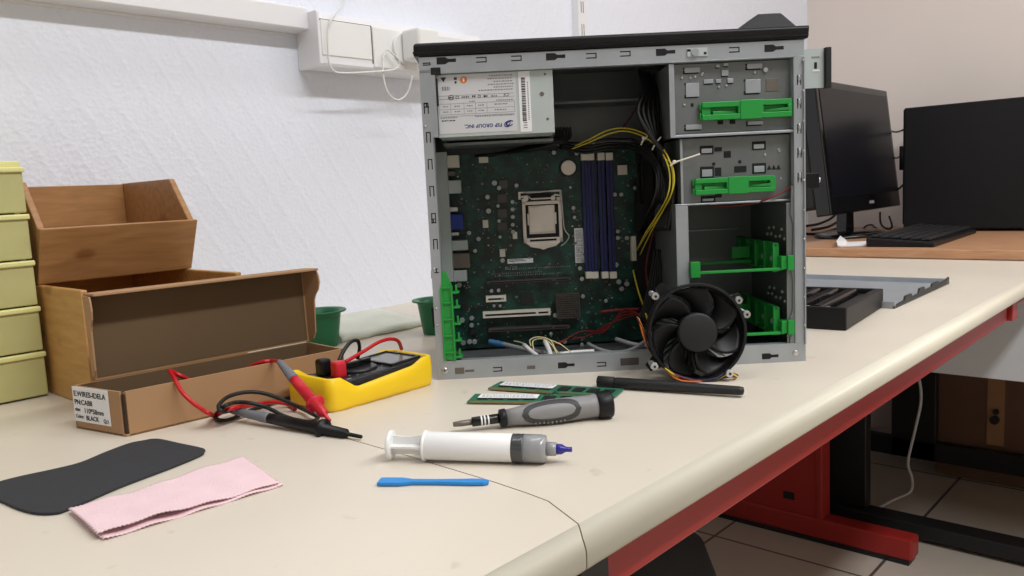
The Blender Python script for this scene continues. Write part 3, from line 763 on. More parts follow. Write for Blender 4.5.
# pale soft strip lying on the bench
a = D(341, 343.5); b = D(426, 325.5)
mb = MB(); rings = []
for k in range(15):
    u = k/14; c = a.lerp(b, u); wob = 0.0025*math.sin(7*u*PI)+0.002*math.sin(17*u)
    rings.append([(c.x, c.y+yy, ZD + max(0, zz*(1+0.1*math.sin(9*u+yy*90)))) for yy, zz in ((0.0+wob, 0.0), (-0.004+wob, 0.004), (-0.002+wob, 0.009), (0.010+wob, 0.0115), (0.03, 0.012), (0.07, 0.016), (0.12, 0.018), (0.14, 0.014), (0.145, 0.0))])
mb.loft(rings); tag(mb.build('folded_plastic_sheet', 'sealant'), 'pale folded plastic sheet lying on the worktop between the green cups', 'plastic sheet')

# foam mat and cloth -----------------------------------------------------
ol = [D(x, y) for x, y in ((-26, 492), (0, 503), (18, 511), (36, 515.5), (54, 515.5), (70, 511), (120, 489), (170, 470), (200, 457.5), (204.5, 453.5), (203, 450.5), (180, 445.5), (158, 441), (142, 443), (128, 446), (104, 455), (80, 465), (52, 472), (24, 478), (0, 484), (-30, 492))]
ol = smooth_path(ol[:-1]+[ol[0]], 4)[:-1]
tag(MB().prism([(p.x, p.y, ZD+0.0002) for p in ol], (0, 0, 0.0022)).build('foam_pad', 'foam', bevel=0.0006), 'dark grey wavy-edged foam pad lying flat on the worktop', 'foam pad')
# folded pink cloth: a wavy two-layer sheet
t = thing('pink_cloth', 'folded pale pink cleaning cloth with zigzag cut edges', 'cloth', tuple(D(170, 505)))
c00 = D(69, 516); c10 = D(278, 486.5); c11 = D(243, 462.5); c01 = D(76, 512)
A = D(98, 541); 
def cloth(P00, P10, P11, P01, z0, amp, seed):
    mb = MB(); rows = []
    nu, nv = 90, 30
    for j in range(nv+1):
        v = j/nv; r = []
        for i in range(nu+1):
            u = i/nu
            p = (P00.lerp(P10, u)).lerp(P01.lerp(P11, u), v)
            z = z0 + amp*(0.5+0.5*math.sin(5.3*u+seed+2.2*v)) * (0.35+0.65*math.sin(PI*min(1, max(0, 0.15+0.8*u)))) + 0.0006*math.sin(23*u+3*v+seed)
            ex = 0.0009*(1 if i % 2 else -1)
            yy = ex if j in (0, nv) else 0
            xx = 0.0009*(1 if j % 2 else -1) if i in (0, nu) else 0
            r.append((p.x+xx - t.location.x, p.y+yy - t.location.y, z - t.location.z))
        rows.append(r)
    mb.loft(rows, caps=False, closed=False); return mb
n0 = D(98, 541); n1 = D(279, 486); n2 = D(243, 462.5); n3 = D(70, 514)
o = cloth(n0, n1, n2, n3, ZD+0.0030, 0.0035, 0.6).build('upper_layer', 'pink', t)
so = o.modifiers.new('s', 'SOLIDIFY'); so.thickness = 0.0009; so.offset = -1
sh = Vector((0.002, -0.0035, 0))
o = cloth(n0+sh, n1+sh*0.8, n2, n3, ZD+0.0011, 0.0010, 2.1).build('lower_layer', 'pink', t)
so = o.modifiers.new('s', 'SOLIDIFY'); so.thickness = 0.0008; so.offset = -1

# RAM sticks --------------------------------------------------------------
def ram(p0, p1, label, rz_flip=False):
    d = p1-p0; a = math.atan2(d.y, d.x)
    t = thing('memory_module', label, 'memory module', (p0.x, p0.y, ZD+0.0005), a, 'memory modules')
    L, W2 = 0.133, 0.030
    MB().box((0, 0, 0.001), (0.071, W2, 0.0022)).box((0.074, 0, 0.001), (L, W2, 0.0022)).box((0.07, 0.004, 0.001), (0.075, W2, 0.0022)).build('circuit_board', 'pcb', t)
    mb = MB()
    for k in range(60):
        x = 0.003+k*0.0021
        if 0.069 < x < 0.075: continue
        mb.box((x, -0.0001, 0.0008), (x+0.0014, 0.0035, 0.0024))
    gc = mb.build('edge_contacts', 'gold', t)
    for k in range(8):
        x = 0.008+k*0.0150 + (0.004 if k > 3 else 0)
        MB().box((x, 0.008, 0.0022), (x+0.0105, 0.021, 0.0033)).build('memory_chip', 'chip', t, bevel=0.0002)
        MB().box((x, 0.008, -0.0002), (x+0.0105, 0.021, 0.0010)).build('memory_chip', 'chip', t)
    lb = MB().box((0.008, 0.010, 0.0034), (0.066, 0.024, 0.0037)).build('sticker', 'paper', t)
    mb = MB()
    for r in range(3):
        x = 0.011
        while x < 0.061:
            w = random.uniform(0.001, 0.004); mb.box((x, 0.0125+r*0.0036, 0.00371), (x+w, 0.0141+r*0.0036, 0.00373)); x += w+0.001
    mb.build('sticker_print', 'ink_grey', lb)
    return t
p = D(488, 391.5); q = D(620, 400)
ram(D(488, 390.8), D(618, 399.5), 'green memory module lying nearest the computer case, behind the other')
ram(D(467, 404.5), D(600, 406), 'green memory module half hidden behind the screwdriver handle')

# black antenna-like stick in front of the fan
a = D(598, 381.5, ZD+0.006); b = D(744, 391, ZD+0.006)
t = thing('black_antenna', 'slim black stick antenna lying in front of the cooling fan', 'antenna')
MB().lathe(a, b, [(0, 0.0050), (0.002, 0.0058), (0.115, 0.0058), (0.12, 0.0048), (0.13, 0.0048)], 16).build('antenna_joint', 'black_matte', t)
MB().lathe(a, b, [(0.125, 0.0056), (0.14, 0.0060), (0.5, 0.0056), (0.97, 0.0046), (0.995, 0.0040), (1.0, 0.002)], 20, ell=0.9).build('antenna_rod', 'charcoal', t)

# screwdriver -------------------------------------------------------------
a = D(452, 427.3, ZD+0.0065); b = D(611, 407.5, ZD+0.0122)
a = D(453, 424.5, ZD+0.0070); b = D(611, 403.5, ZD+0.0122)
t = thing('precision_screwdriver', 'grey and black precision screwdriver with a short bit on the worktop', 'screwdriver')
MB().lathe(a, b, [(0, 0.0016), (0.004, 0.0021), (0.05, 0.0026), (0.135, 0.0026)], 6).build('bit', 'heatsink', t)
MB().lathe(a, b, [(0.115, 0.0036), (0.12, 0.0040), (0.295, 0.0042), (0.30, 0.0036)], 20).build('bit_holder', 'black_gloss', t)
mb = MB()
for u in (0.170, 0.190, 0.212): mb.lathe(a, b, [(u, 0.0043), (u+0.010, 0.0043)], 20)
mb.build('white_rings', 'white_pl', t)
MB().lathe(a, b, [(0.285, 0.0060), (0.29, 0.0075), (0.325, 0.0078), (0.33, 0.0065)], 24).build('collar', 'black', t)
MB().lathe(a, b, [(0.32, 0.0066), (0.40, 0.0078), (0.45, 0.0088), (0.60, 0.0105), (0.72, 0.0102), (0.86, 0.0095), (0.93, 0.0105)], 32).build('handle', 'sd_grey', t)
MB().lathe(a, b, [(0.905, 0.0108), (0.915, 0.0118), (0.99, 0.0122), (1.0, 0.0112)], 32).build('end_cap', 'black', t)
# grip patch on the camera side: dark outline and pale inlay following the handle
ax = (b-a); Lh = ax.length; axn = ax.normalized()
sidev = (CAM - (a+b)/2); sidev = (sidev - axn*sidev.dot(axn)).normalized(); upv = axn.cross(sidev)
if upv.z < 0: upv = -upv
def hr(u):
    T = [(0.32, .0066), (0.40, .0078), (0.45, .0088), (0.60, .0105), (0.72, .0102), (0.86, .0095), (0.93, .0105)]
    for i in range(len(T)-1):
        if T[i][0] <= u <= T[i+1][0]:
            k = (u-T[i][0])/(T[i+1][0]-T[i][0]); return T[i][1]*(1-k)+T[i+1][1]*k
    return 0.009
def patch(name, mk, uc, wu, half, lift, skew=0.0):
    mb = MB(); rows = []
    nu = 24
    for i in range(nu+1):
        s_ = -1+2*i/nu; hh = half*(1-abs(s_)**3.0)**0.5 if abs(s_) < 1 else 0.02
        u = uc+wu*s_; c = a+ax*u; row = []
        for j in range(13):
            th = (-1+2*j/12)*max(hh, 0.02) + skew*s_
            row.append(c + (sidev*math.cos(th)+upv*math.sin(th))*(hr(u)+lift))
        rows.append(row)
    mb.loft(rows, caps=False, closed=False); o = mb.build(name, mk, t)
    so = o.modifiers.new('s', 'SOLIDIFY'); so.thickness = 0.0012; so.offset = -1
patch('rubber_grip', 'sd_dark', 0.605, 0.185, 1.10, 0.0006)
patch('grip_inlay', 'sd_grey', 0.605, 0.150, 0.55, 0.0012, 0.0)
mb = MB()
for k in range(8):
    u = 0.50+k*0.026; c = a+ax*u; th = -0.95
    mb.ball(c+(sidev*math.cos(th)+upv*math.sin(th))*(hr(u)+0.0006), 0.0011, 8, 6)
mb.build('grip_dots', 'sd_grey', t)

# syringe -----------------------------------------------------------------
a = D(389, 452.5, ZD+0.0118); b = D(572, 456.5, ZD+0.0100)
a = D(389, 444.5, ZD+0.0118); b = D(572, 449.5, ZD+0.0105)
t = thing('paste_syringe', 'white syringe of grey thermal paste with an indigo tip', 'syringe')
ax = b-a; axn = ax.normalized()
def LT(name, mk, prof, n=28, ell=1.0): return MB().lathe(a, b, prof, n, ell=ell).build(name, mk, t)
LT('plunger_flange', 'white_pl', [(0, 0.0095), (0.004, 0.0110), (0.020, 0.0110), (0.026, 0.0095)])
up3 = Vector((0, 0, 1)); sd3 = axn.cross(up3).normalized(); up3 = sd3.cross(axn).normalized()
mb = MB()
for v_, w_ in ((up3, sd3), (sd3, up3)):
    P = []
    for u, h_ in ((0.02, 0.0075), (0.09, 0.0068), (0.13, 0.0068), (0.19, 0.0085), (0.22, 0.0085)):
        P.append((u, h_))
    for i in range(len(P)-1):
        c0 = a+ax*P[i][0]; c1 = a+ax*P[i+1][0]; k = 0.0008
        mb.hexa([tuple(x) for x in (c0-v_*P[i][1]-w_*k, c0-v_*P[i][1]+w_*k, c1-v_*P[i+1][1]+w_*k, c1-v_*P[i+1][1]-w_*k, c0+v_*P[i][1]-w_*k, c0+v_*P[i][1]+w_*k, c1+v_*P[i+1][1]+w_*k, c1+v_*P[i+1][1]-w_*k)])
mb.build('plunger_rod', 'white_pl', t)
LT('finger_flange', 'white_pl', [(0.200, 0.0100), (0.203, 0.0117), (0.214, 0.0117), (0.217, 0.0100)])
LT('barrel', 'white_pl', [(0.21, 0.0100), (0.22, 0.0106), (0.685, 0.0106), (0.69, 0.0103)])
LT('piston', 'rubber_dark', [(0.685, 0.0103), (0.69, 0.0107), (0.70, 0.0104), (0.715, 0.0107), (0.73, 0.0104), (0.745, 0.0107), (0.75, 0.0104)])
LT('paste_chamber', 'paste', [(0.748, 0.0105), (0.80, 0.0105), (0.84, 0.0104), (0.862, 0.0098), (0.868, 0.0070)])
LT('nozzle_collar', 'paste', [(0.865, 0.0052), (0.915, 0.0050), (0.92, 0.0042)])
LT('dispenser_tip', 'bluecap', [(0.91, 0.0040), (0.945, 0.0038), (0.965, 0.0022), (0.975, 0.0018), (1.0, 0.0019)], 16)

# spudger
a = D(379, 484); b = D(489, 484.5); d = (b-a); ang = math.atan2(d.y, d.x); L = d.length
t_ = [(0, -.0052), (0.003, -.0056), (0.016, -.0056), (0.024, -.0030), (0.042, -.0028), (0.060, -.0036), (L-0.012, -.0040), (L-0.003, -.0034), (L, -.0015)]
ol = [(x, y, 0) for x, y in t_] + [(x, -y, 0) for x, y in reversed(t_)]
o = MB().prism(ol, (0, 0, 0.0028)).build('spudger', 'spudger', bevel=0.0008)
o.location = (a.x, a.y, ZD+0.0003); o.rotation_euler = (0, 0, ang)
tag(o, 'slim bright blue plastic opening tool on the worktop in front of the syringe', 'opening tool')

# removed front bezel and side panel ---------------------------------------
p = D(846, 331)
t = thing('front_bezel', 'black plastic computer front bezel lying on its back beside the case', 'computer bezel', (1.039, 0.377, ZD), math.radians(6))
mb = MB()
mb.prism([(0, 0, 0), (0.212, 0, 0), (0.212, 0, 0.028), (0.004, 0, 0.030)], (0, 0.012, 0))
mb.box((0, 0.0, 0), (0.006, 0.34, 0.030)); mb.box((0.206, 0, 0), (0.212, 0.34, 0.028)); mb.box((0, 0.328, 0), (0.212, 0.34, 0.029)); mb.box((0, 0, 0.016), (0.212, 0.34, 0.020))
mb.build('bezel_frame', 'black', t, bevel=0.0025)
mb = MB()
for k in range(8):
    y = 0.030+k*0.026
    mb.prism([(0.008, y, 0.020), (0.008, y+0.003, 0.030), (0.008, y+0.012, 0.031), (0.008, y+0.016, 0.020)], (0.18, 0, 0))
sl = mb.build('louvre_slats', 'black_gloss', t)
mb = MB()
for k in (0, 1, 2):
    y = 0.024+k*0.026
    mb.box((0.004, y+0.0, 0.020), (0.018, y+0.006, 0.0285))
mb.build('silver_tabs', 'silver', t, bevel=0.0008)
t = thing('metal_side_panel', 'flat grey metal side panel with notched rim behind the black bezel', 'metal panel', (1.240, 0.380, ZD), math.radians(1))
mb = MB(); mb.use('steel')
mb.box((0, 0.0, 0.0), (0.31, 0.36, 0.0015)); mb.box((0.0, 0.352, 0), (0.31, 0.36, 0.012)); mb.box((0, 0, 0), (0.004, 0.36, 0.010))
mb.box((0.30, 0, 0.0), (0.304, 0.36, 0.010))
mb.build('panel_sheet', None, t, bevel=0.0006)
mb = MB()
pts = [(0, 0)]; x = 0
prof_ = [(0, 0.004), (0.05, 0.006), (0.055, 0.012), (0.085, 0.012), (0.09, 0.006), (0.125, 0.007), (0.13, 0.014), (0.155, 0.014), (0.16, 0.008), (0.20, 0.008), (0.205, 0.013), (0.24, 0.013), (0.25, 0.008), (0.29, 0.009), (0.31, 0.012), (0.31, 0)]
mb.prism([(x_, 0, z_) for x_, z_ in [(0, 0)]+prof_], (0, 0.003, 0)); mb.build('notched_rim', 'charcoal', t)
#@@CASE
# ------------------------------------------------------------------ open computer case (millimetres in its own frame)
crz = math.atan2(CU.y, CU.x)
pc = thing('computer_case', 'open silver desktop computer case showing green motherboard and power supply', 'computer', (CO.x, CO.y, ZD), crz)
S = 0.001
def mm(): return MB(S)
def uslot(mb, x, z, horiz, w=9, h=5):
    """dark strips for a punched U-shaped clip mark on a face at y=0"""
    mb.use('void')
    if horiz:
        mb.box((x, -0.25, z-h/2), (x+w, 0.1, z-h/2+1.1)); mb.box((x, -0.25, z+h/2-1.1), (x+w, 0.1, z+h/2)); mb.box((x+w-1.1, -0.25, z-h/2), (x+w, 0.1, z+h/2))
    else:
        mb.box((x-h/2, -0.25, z-w), (x-h/2+1.1, 0.1, z)); mb.box((x+h/2-1.1, -0.25, z-w), (x+h/2, 0.1, z)); mb.box((x-h/2, -0.25, z-1.1), (x+h/2, 0.1, z))
def keyslot(mb, x, z, k=1.0):
    mb.use('void'); mb.box((x, -0.25, z-3.6*k), (x+9*k, 0.1, z+3.6*k)); mb.prism([(x+9*k, -0.25, z+3.6*k), (x+12*k, -0.25, z+1.6*k), (x+20*k, -0.25, z+1.8*k), (x+20*k, -0.25, z-1.8*k), (x+12*k, -0.25, z-1.6*k), (x+9*k, -0.25, z-3.6*k)], (0, 0.35, 0))
# shell
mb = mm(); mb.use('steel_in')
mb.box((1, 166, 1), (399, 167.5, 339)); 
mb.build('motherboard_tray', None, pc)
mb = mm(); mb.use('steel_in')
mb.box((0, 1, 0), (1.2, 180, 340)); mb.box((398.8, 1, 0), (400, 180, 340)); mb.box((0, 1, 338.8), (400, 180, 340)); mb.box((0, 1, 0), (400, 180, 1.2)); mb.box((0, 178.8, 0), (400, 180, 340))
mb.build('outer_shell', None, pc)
mb = mm(); mb.use('steel')
mb.box((0, 0, 324), (400, 1.2, 340)); mb.box((16, 0, 322.8), (392, 12, 324))
for q in ((436.6, 61), (546, 57), (656, 52.5), (764.5, 48.5)): keyslot(mb, *K(*q))
for q in ((476, 60), (511, 58.5), (586, 56), (620, 54), (729, 50)): uslot(mb, *K(*q), True, 11, 5.5)
uslot(mb, 4, 333, True, 8, 3)
xl_ = K(687, 52)[0]; zl_ = K(697, 52)[1]
mb.use('steel_psu').box((xl_, -1.4, zl_-4.5), (xl_+21, 0, zl_+4)).use('steel').cyl((xl_+8, -3.2, zl_-0.5), (xl_+8, 0, zl_-0.5), 4, n=16)
mb.use('void').box((xl_, -1.5, zl_+0.5), (xl_+3.5, -1.3, zl_+3)).box((xl_+17, -1.5, zl_-3), (xl_+20, -1.3, zl_-0.5))
mb.build('top_rail', None, pc, bevel=0.0006)
mb = mm(); mb.use('steel')
mb.box((0, 0, 0), (400, 1.2, 19)); mb.box((10, 0, 19), (392, 11, 20.2))
mb.use('ink_grey')
kb_ = lambda a, b: K(a, b)
for q in ((558, 365.5), (762, 356.5)): keyslot(mb, *K(*q), 0.9)
for q, w_, h_ in (((455, 371), 10, 7), ((465, 371), 10, 2.6), ((527, 367.5), 9, 4), ((620.5, 362), 20, 8)):
    x_, z_ = K(*q); mb.use('heatsink' if w_ < 20 else 'choke').box((x_, -0.25, z_-h_/2), (x_+w_, 0.1, z_+h_/2))
for q in ((493, 369.5), (597, 364.5)): uslot(mb, *K(*q), True, 10, 5)
mb.use('silver').ball((8, -0.6, 10), 3.6, 12, 6, (1, 0.35, 1)).ball((389, -0.6, 9.5), 3.2, 12, 6, (1, 0.35, 1))
mb.use('void').box((6, -2.0, 9.6), (10, -1.7, 10.4)).box((7.6, -2.0, 8), (8.4, -1.7, 12))
mb.build('bottom_rail', None, pc, bevel=0.0006)
mb = mm(); mb.use('steel')
mb.box((0, 0, 19), (11, 1.2, 258)); mb.box((9.8, 0, 19), (11, 14, 258)); mb.box((0, 0, 258), (16, 1.2, 322)); mb.box((0, 0, 322), (12, 1.2, 327))
for px_, py_ in ((425.9, 103), (428.2, 132), (429.9, 159), (431.6, 186), (433.4, 213), (435.2, 239)): uslot(mb, *K(px_, py_), False, 11, 5)
for z in (292, 172, 119): mb.use('void').box((3, -0.25, z-3), (8, 0.1, z-1.8)).box((3, -0.25, z+1), (7, 0.1, z+2)).box((4.8, -0.25, z-3), (6, 0.1, z+2))
for z in (270, 121, 78, 60): mb.use('silver').ball((3, -0.3, z), 1.4, 8, 5)
mb.build('rear_column', None, pc, bevel=0.0005)
mb = mm(); mb.use('void').box((12, -0.6, 322), (22, 5, 329)); mb.use('charcoal').box((16.5, -0.4, 290), (18.2, 3, 318)); mb.build('hinge_gap', None, pc)
mb = mm(); mb.use('steel')
mb.box((390, 0, 19), (400, 1.2, 324)); mb.box((398.6, -2.5, 19), (400, 0, 322)); mb.box((388.8, 0, 19), (390, 10, 324))
for z in (304, 280, 254, 229, 203): uslot(mb, 394.5, z, False, 10, 4.5); mb.use('silver').ball((394.5, -0.5, z-3), 1.6, 8, 5, (1, 1, 2.2))
for z in range(40, 320, 31): mb.use('silver').ball((398, -2.4, z), 1.1, 8, 5)
mb.use('steel')
mb.build('front_column', None, pc, bevel=0.0004)
mb = mm()
mb.prism([(383, 1.3, 20), (390, 1.3, 20), (390, 1.3, 190), (386, 1.3, 190), (385, 1.3, 160), (388, 1.3, 150), (387, 1.3, 110), (384, 1.3, 104), (387, 1.3, 92), (387, 1.3, 56), (383.5, 1.3, 48), (386, 1.3, 38)], (0, 1.5, 0)); mb.build('wavy_edge_strip', 'steel_in', pc)
# black top cover and its handle-like wedge
mb = mm(); mb.prism([(-5, -2, 341), (-5, -3, 352), (-3, 0, 354), (-3, 182, 354), (-5, 184, 341)], (409, 0, 0)); cov = mb.build('top_cover', 'black', pc, bevel=0.0015, bseg=3)
mb = mm(); mb.use('black_gloss').box((-5.3, -3.4, 343), (403.5, -2.2, 345)); mb.build('cover_lip', None, cov)
mb = mm(); mb.hexa([(333, 8, 354), (397, 8, 354), (397, 60, 354), (333, 60, 354), (358, 16, 371), (382, 16, 371), (382, 52, 371), (358, 52, 371)]); mb.build('top_wedge', 'black_matte', cov, bevel=0.0015)
# front lock bits
mb = mm(); mb.box((401, 8, 303), (450, 9.5, 350)); mb.use('void').box((425, 7.7, 330), (429, 8.1, 340)); mb.mats[0:0] = []
mb.build('front_bracket', 'steel_psu', pc) if False else None
xa_, xb_, xc_ = 400, K(824, 70, 60)[0], K(830, 70, 60)[0]; za_, zb_ = K(815, 88, 60)[1], K(815, 49, 60)[1]
mb = mm(); mb.use('steel_psu').box((xa_, 60, za_), (xb_, 61.5, zb_)).use('void').box((xb_-11, 59.6, za_+21), (xb_-8, 60.1, za_+28)).use('ink_grey').box((xb_-14, 59.7, zb_-10), (xb_-5, 60.1, zb_-8)).use('white_pl').box((xb_-13, 59.5, za_+18), (xb_-5, 60, za_+20)).use('silver').box((xa_+8, 59, za_+2), (xa_+13, 60, za_+4))
br = mb.build('front_bracket', None, pc)
mb = mm(); mb.box((xb_, 55, za_-1), (xc_, 66, zb_+1)); mb.build('bracket_edge', 'black_matte', br, bevel=0.001)
mb = mm(); mb.use('black').box((400, 20, K(812, 188, 30)[1]), (K(816, 180, 30)[0], 45, K(812, 173, 30)[1])).use('silver').cyl((K(816, 180, 30)[0], 30, K(816, 180, 30)[1]), (K(816, 180, 30)[0]+4, 30, K(816, 180, 30)[1]), 3.2, n=16); mb.build('front_latch', None, pc, bevel=0.0006)

# ---- power supply
psu = mm(); psu.use('steel_psu').box((16, 6, 258), (138, 150, 322.5)); psu.use('ink_grey')
psu.use('heatsink').cyl((126, 5.4, 298), (126, 6.2, 298), 2.4, n=12).cyl((130, 5.6, 318), (130, 6.2, 318), 1.3, n=10).cyl((131, 5.6, 272), (131, 6.2, 272), 1.6, n=10)
psu = psu.build('power_supply', None, pc, bevel=0.001)
LX0, LX1, LZ0, LZ1 = 17, 99, 261.5, 321.5
lab = mm().box((LX0, 5.6, LZ0), (LX1, 6.05, LZ1)).build('rating_label', 'paper_shaded', psu)
# label print is upside down, as fitted
R180 = Matrix(((-1, 0, 0), (0, 0, 1), (0, -1, 0))).to_4x4()      # text plane -> face, rotated half a turn
def inv_text(nm, txt, x, z, size, mk, bold=0.0, sp=1.0, par=None):
    return text_mesh(nm, txt, size*S, mk, par or psu, Matrix.Translation((x*S, 5.5*S, z*S)) @ R180, bold=bold*S, spacing=sp)
inv_text('brand_lettering', 'FSP GROUP INC.', 83, 270.0, 5.2, 'ink_blue', 0.12, 1.05)
# swirl mark
mb = mm()
for k, (rx, rz, dx) in enumerate(((4.6, 2.8, 0), (3.4, 2.2, 1.2), (2.2, 1.5, -0.8))):
    pts = [(90+dx+rx*math.cos(a), 5.4, 269.2+rz*math.sin(a)+0.25*rx*math.cos(a)) for a in [0.3+k*0.9+i*0.26 for i in range(18)]]
    mb.tube(pts, 0.45, 6, 1)
mb.build('brand_mark', 'ink_blue', psu)
mb = mm(); mb.use('ink_grey')
def hl(x0, x1, z, w=0.35, key='ink_grey', yy=5.4): mb.use(key).box((x0, yy, z-w/2), (x1, 5.7, z+w/2))
for z in (300.5, 297.2, 292.2, 286.5, 281.2, 279.3): hl(18, 97, z, 0.3)
for x in (18, 30, 44, 56, 68, 97): mb.box((x-0.15, 5.4, 281.2), (x+0.15, 5.7, 292.2))
random.seed(3)
def scribble(x0, x1, z, hgt, key='ink_grey'):
    x = x0
    while x < x1:
        w = random.uniform(0.8, 2.6); mb.use(key).box((x, 5.4, z), (min(x+w, x1), 5.7, z+hgt)); x += w+0.7
for z, a, b_ in ((318.5, 72, 96), (315.5, 70, 96), (312.5, 76, 96), (309.6, 70, 97), (306.8, 76, 96), (304, 60, 96)): scribble(a, b_, z, 1.1)
for z, a, b_ in ((289.5, 22, 28), (289.5, 34, 40), (289.5, 47, 53), (289.5, 59, 65), (289.8, 76, 90), (284, 22, 28), (284, 34, 40), (284, 47, 53), (284, 59, 65), (284, 76, 88), (278.0, 19, 36), (278.2, 55, 96), (275.0, 20, 34), (293.8, 78, 96), (293.8, 50, 56)): scribble(a, b_, z-0.5, 1.1, 'ink' if z == 275.0 else 'ink_grey')
scribble(22, 30, 306, 4); 
mb.use('ink').prism([(21, 5.4, 319.5), (27, 5.4, 319.5), (24, 5.4, 314.5)], (0, 0.3, 0)).box((35, 5.4, 316.5), (38, 5.7, 319)).box((35.6, 5.4, 312.8), (37.6, 5.7, 315))
mb.use('ink_orange').prism([(45+4*math.cos(a), 5.4, 316+3.6*math.sin(a)) for a in [PI/4*k for k in range(8)]], (0, 0.3, 0)).use('paper').box((44.2, 5.3, 314.2), (45.8, 5.5, 317.8))
# certification roundels
for x, r in ((31, 2.9), (37.5, 1.6), (60.5, 1.4)):
    mb.use('ink'); mb.tube([(x+r*math.cos(a), 5.4, 298.6+r*0.8*math.sin(a)) for a in [i*0.35 for i in range(19)]], 0.25, 5, 1)
scribble(28.8, 33.5, 297.8, 1.5, 'ink'); scribble(42, 50, 298, 1.2, 'ink'); scribble(53, 57, 298, 1.8, 'ink'); scribble(65, 69, 297.6, 1.8, 'ink'); scribble(73, 79, 297.6, 1.6)
mb.build('label_print', None, lab)
inv_text('safety_marks', 'CE', 91.5, 300.6, 4.6, 'ink', 0.02, 1.1)
st = mm().box((102, 5.5, 260), (114, 6.05, 322)).build('barcode_sticker', 'paper', psu)
mb = mm(); mb.use('ink'); z = 271
while z < 315:
    w = random.choice((0.45, 0.8, 1.2)); mb.box((104.8, 5.3, z), (109, 5.6, z+w)); z += w+random.choice((0.45, 0.8))
for z in (264, 266.5, 269): mb.box((105.5, 5.3, z), (109.5, 5.6, z+0.6))
z = 272
while z < 312: mb.use('ink_grey').box((111, 5.3, z), (112, 5.6, z+1.2)); z += 2.0
mb.build('barcode', None, st)
# support bracket under psu
mb = mm().box((17, 60, 252), (140, 150, 255)).build('psu_shelf', 'steel_in', pc)
mb = mm().box((140, 110, 297), (258, 160, 299.5)).box((139, 120, 250), (258, 166, 252)).build('upper_brace', 'steel_in', pc)
mb = mm(); mb.box((142, 140, 253), (256, 165.5, 296)); mb.build('optical_bay_cover', 'heatsink', pc) if False else mb.bm.free()

# ---- drive bays
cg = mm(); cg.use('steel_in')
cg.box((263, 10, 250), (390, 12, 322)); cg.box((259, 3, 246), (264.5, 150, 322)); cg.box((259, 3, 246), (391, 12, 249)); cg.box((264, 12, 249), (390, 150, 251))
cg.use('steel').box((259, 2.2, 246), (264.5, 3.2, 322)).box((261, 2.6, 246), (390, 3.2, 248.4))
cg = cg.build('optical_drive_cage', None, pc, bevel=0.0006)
def patch_(mb, x, z, w, h, key, y=9.4, t_=0.8): mb.use(key).box((x, y, z), (x+w, y+t_, z+h))
mb = mm()
for x, z, w, h in ((277, 313, 16, 5), (343, 314, 16, 5), (278, 288, 14, 14), (341, 289, 16, 14), (277, 254, 17, 5), (343, 256, 16, 3.5)):
    patch_(mb, x-1.4, z-1.2, w, 1.6, 'void'); patch_(mb, x-1.4, z-1.0, 2.2, 3.2, 'void'); patch_(mb, x-1.4, z+h-1.5, 2.2, 2, 'void'); patch_(mb, x, z, w, h, 'steel', 8.6)
for x, z, w, h in ((297, 301, 10, 4.2), (322, 300.5, 6, 4.5), (310, 301, 5, 4), (316, 308, 7, 6), (318, 318, 5, 3), (310, 317, 4, 3)):
    patch_(mb, x, z-1, w, 1.5, 'void'); patch_(mb, x, z, w, h, 'steel', 8.2)
for x, z in ((274, 308), (283, 307.5), (288, 308.5), (295, 310.5), (296, 312), (313, 297), (321, 298), (351, 310), (362, 311), (276, 280)):
    mb.use('silver').ball((x, 9.6, z), 1.5, 8, 6)
mb.use('silver').cyl((362, 7, 312), (362, 9.8, 312), 2.4, n=14)
for x, z, w, h in ((283, 278, 3, 3.5), (311, 258, 6, 4.5), (324, 258, 6, 4.5), (363, 290, 13, 13)):
    patch_(mb, x, z, w, h, 'void' if w < 10 else 'heatsink')
mb.build('stamped_tabs', None, cg, bevel=0.0002)
def clip(par, x0, x1, z0, z1, y=9.4):
    """green push-fit drive clip with two chamfered windows"""
    mb = mm(); t_ = 8; yf = y-t_; L_ = x1-x0; h_ = z1-z0
    w1a, w1b = x0+L_*0.16, x0+L_*0.40; w2a, w2b = x0+L_*0.68, x0+L_*0.95
    zi0, zi1 = z0+h_*0.30, z1-h_*0.30
    mb.box((x0, yf, z0), (x1, y, zi0)); mb.box((x0, yf, zi1), (x1, y, z1))
    mb.box((x0, yf+2, zi0), (w1a-6, y, zi1)); mb.box((w1b, yf, zi0), (w2a, y, zi1)); mb.box((w2b, yf, zi0), (x1, y, zi1))
    mb.box((w1a-8, yf+6.5, zi0), (w1b, y, zi1)); mb.box((w2a, yf+6.5, zi0), (w2b, y, zi1))
    mb.prism([(w1a-4, yf, zi0), (w1b, yf+5, zi0), (w1b, yf+6.5, zi0), (w1a-4, yf+6.5, zi0)], (0, 0, (zi1-zi0)*0.45))
    mb.prism([(w2a, yf+5, zi0), (w2b, yf, zi0+1), (w2b, yf+6.5, zi0), (w2a, yf+6.5, zi0)], (0, 0, (zi1-zi0)*0.4))
    mb.box((x0+L_*0.42, yf-1, z0-0.6), (x0+L_*0.66, yf+2, z1+0.6))
    mb.box((x0-2, yf+3, z0+1), (x0, y, z0+h_*0.4)); mb.box((x0-2, yf+3, z1-h_*0.4), (x0, y, z1-1)); mb.box((x1, yf+2, z0+1), (x1+2.5, y, z1-1))
    return mb.build('drive_clip', 'green_clip', par, bevel=0.0005)
clip(cg, 293, 388, 262.5, 281, 9.4)
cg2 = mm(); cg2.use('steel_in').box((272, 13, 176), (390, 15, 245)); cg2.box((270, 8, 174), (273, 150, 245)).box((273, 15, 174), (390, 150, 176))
cg2.use('steel').box((270, 7.5, 176), (272.5, 8.5, 243)).box((272, 8, 174), (389, 14, 176))
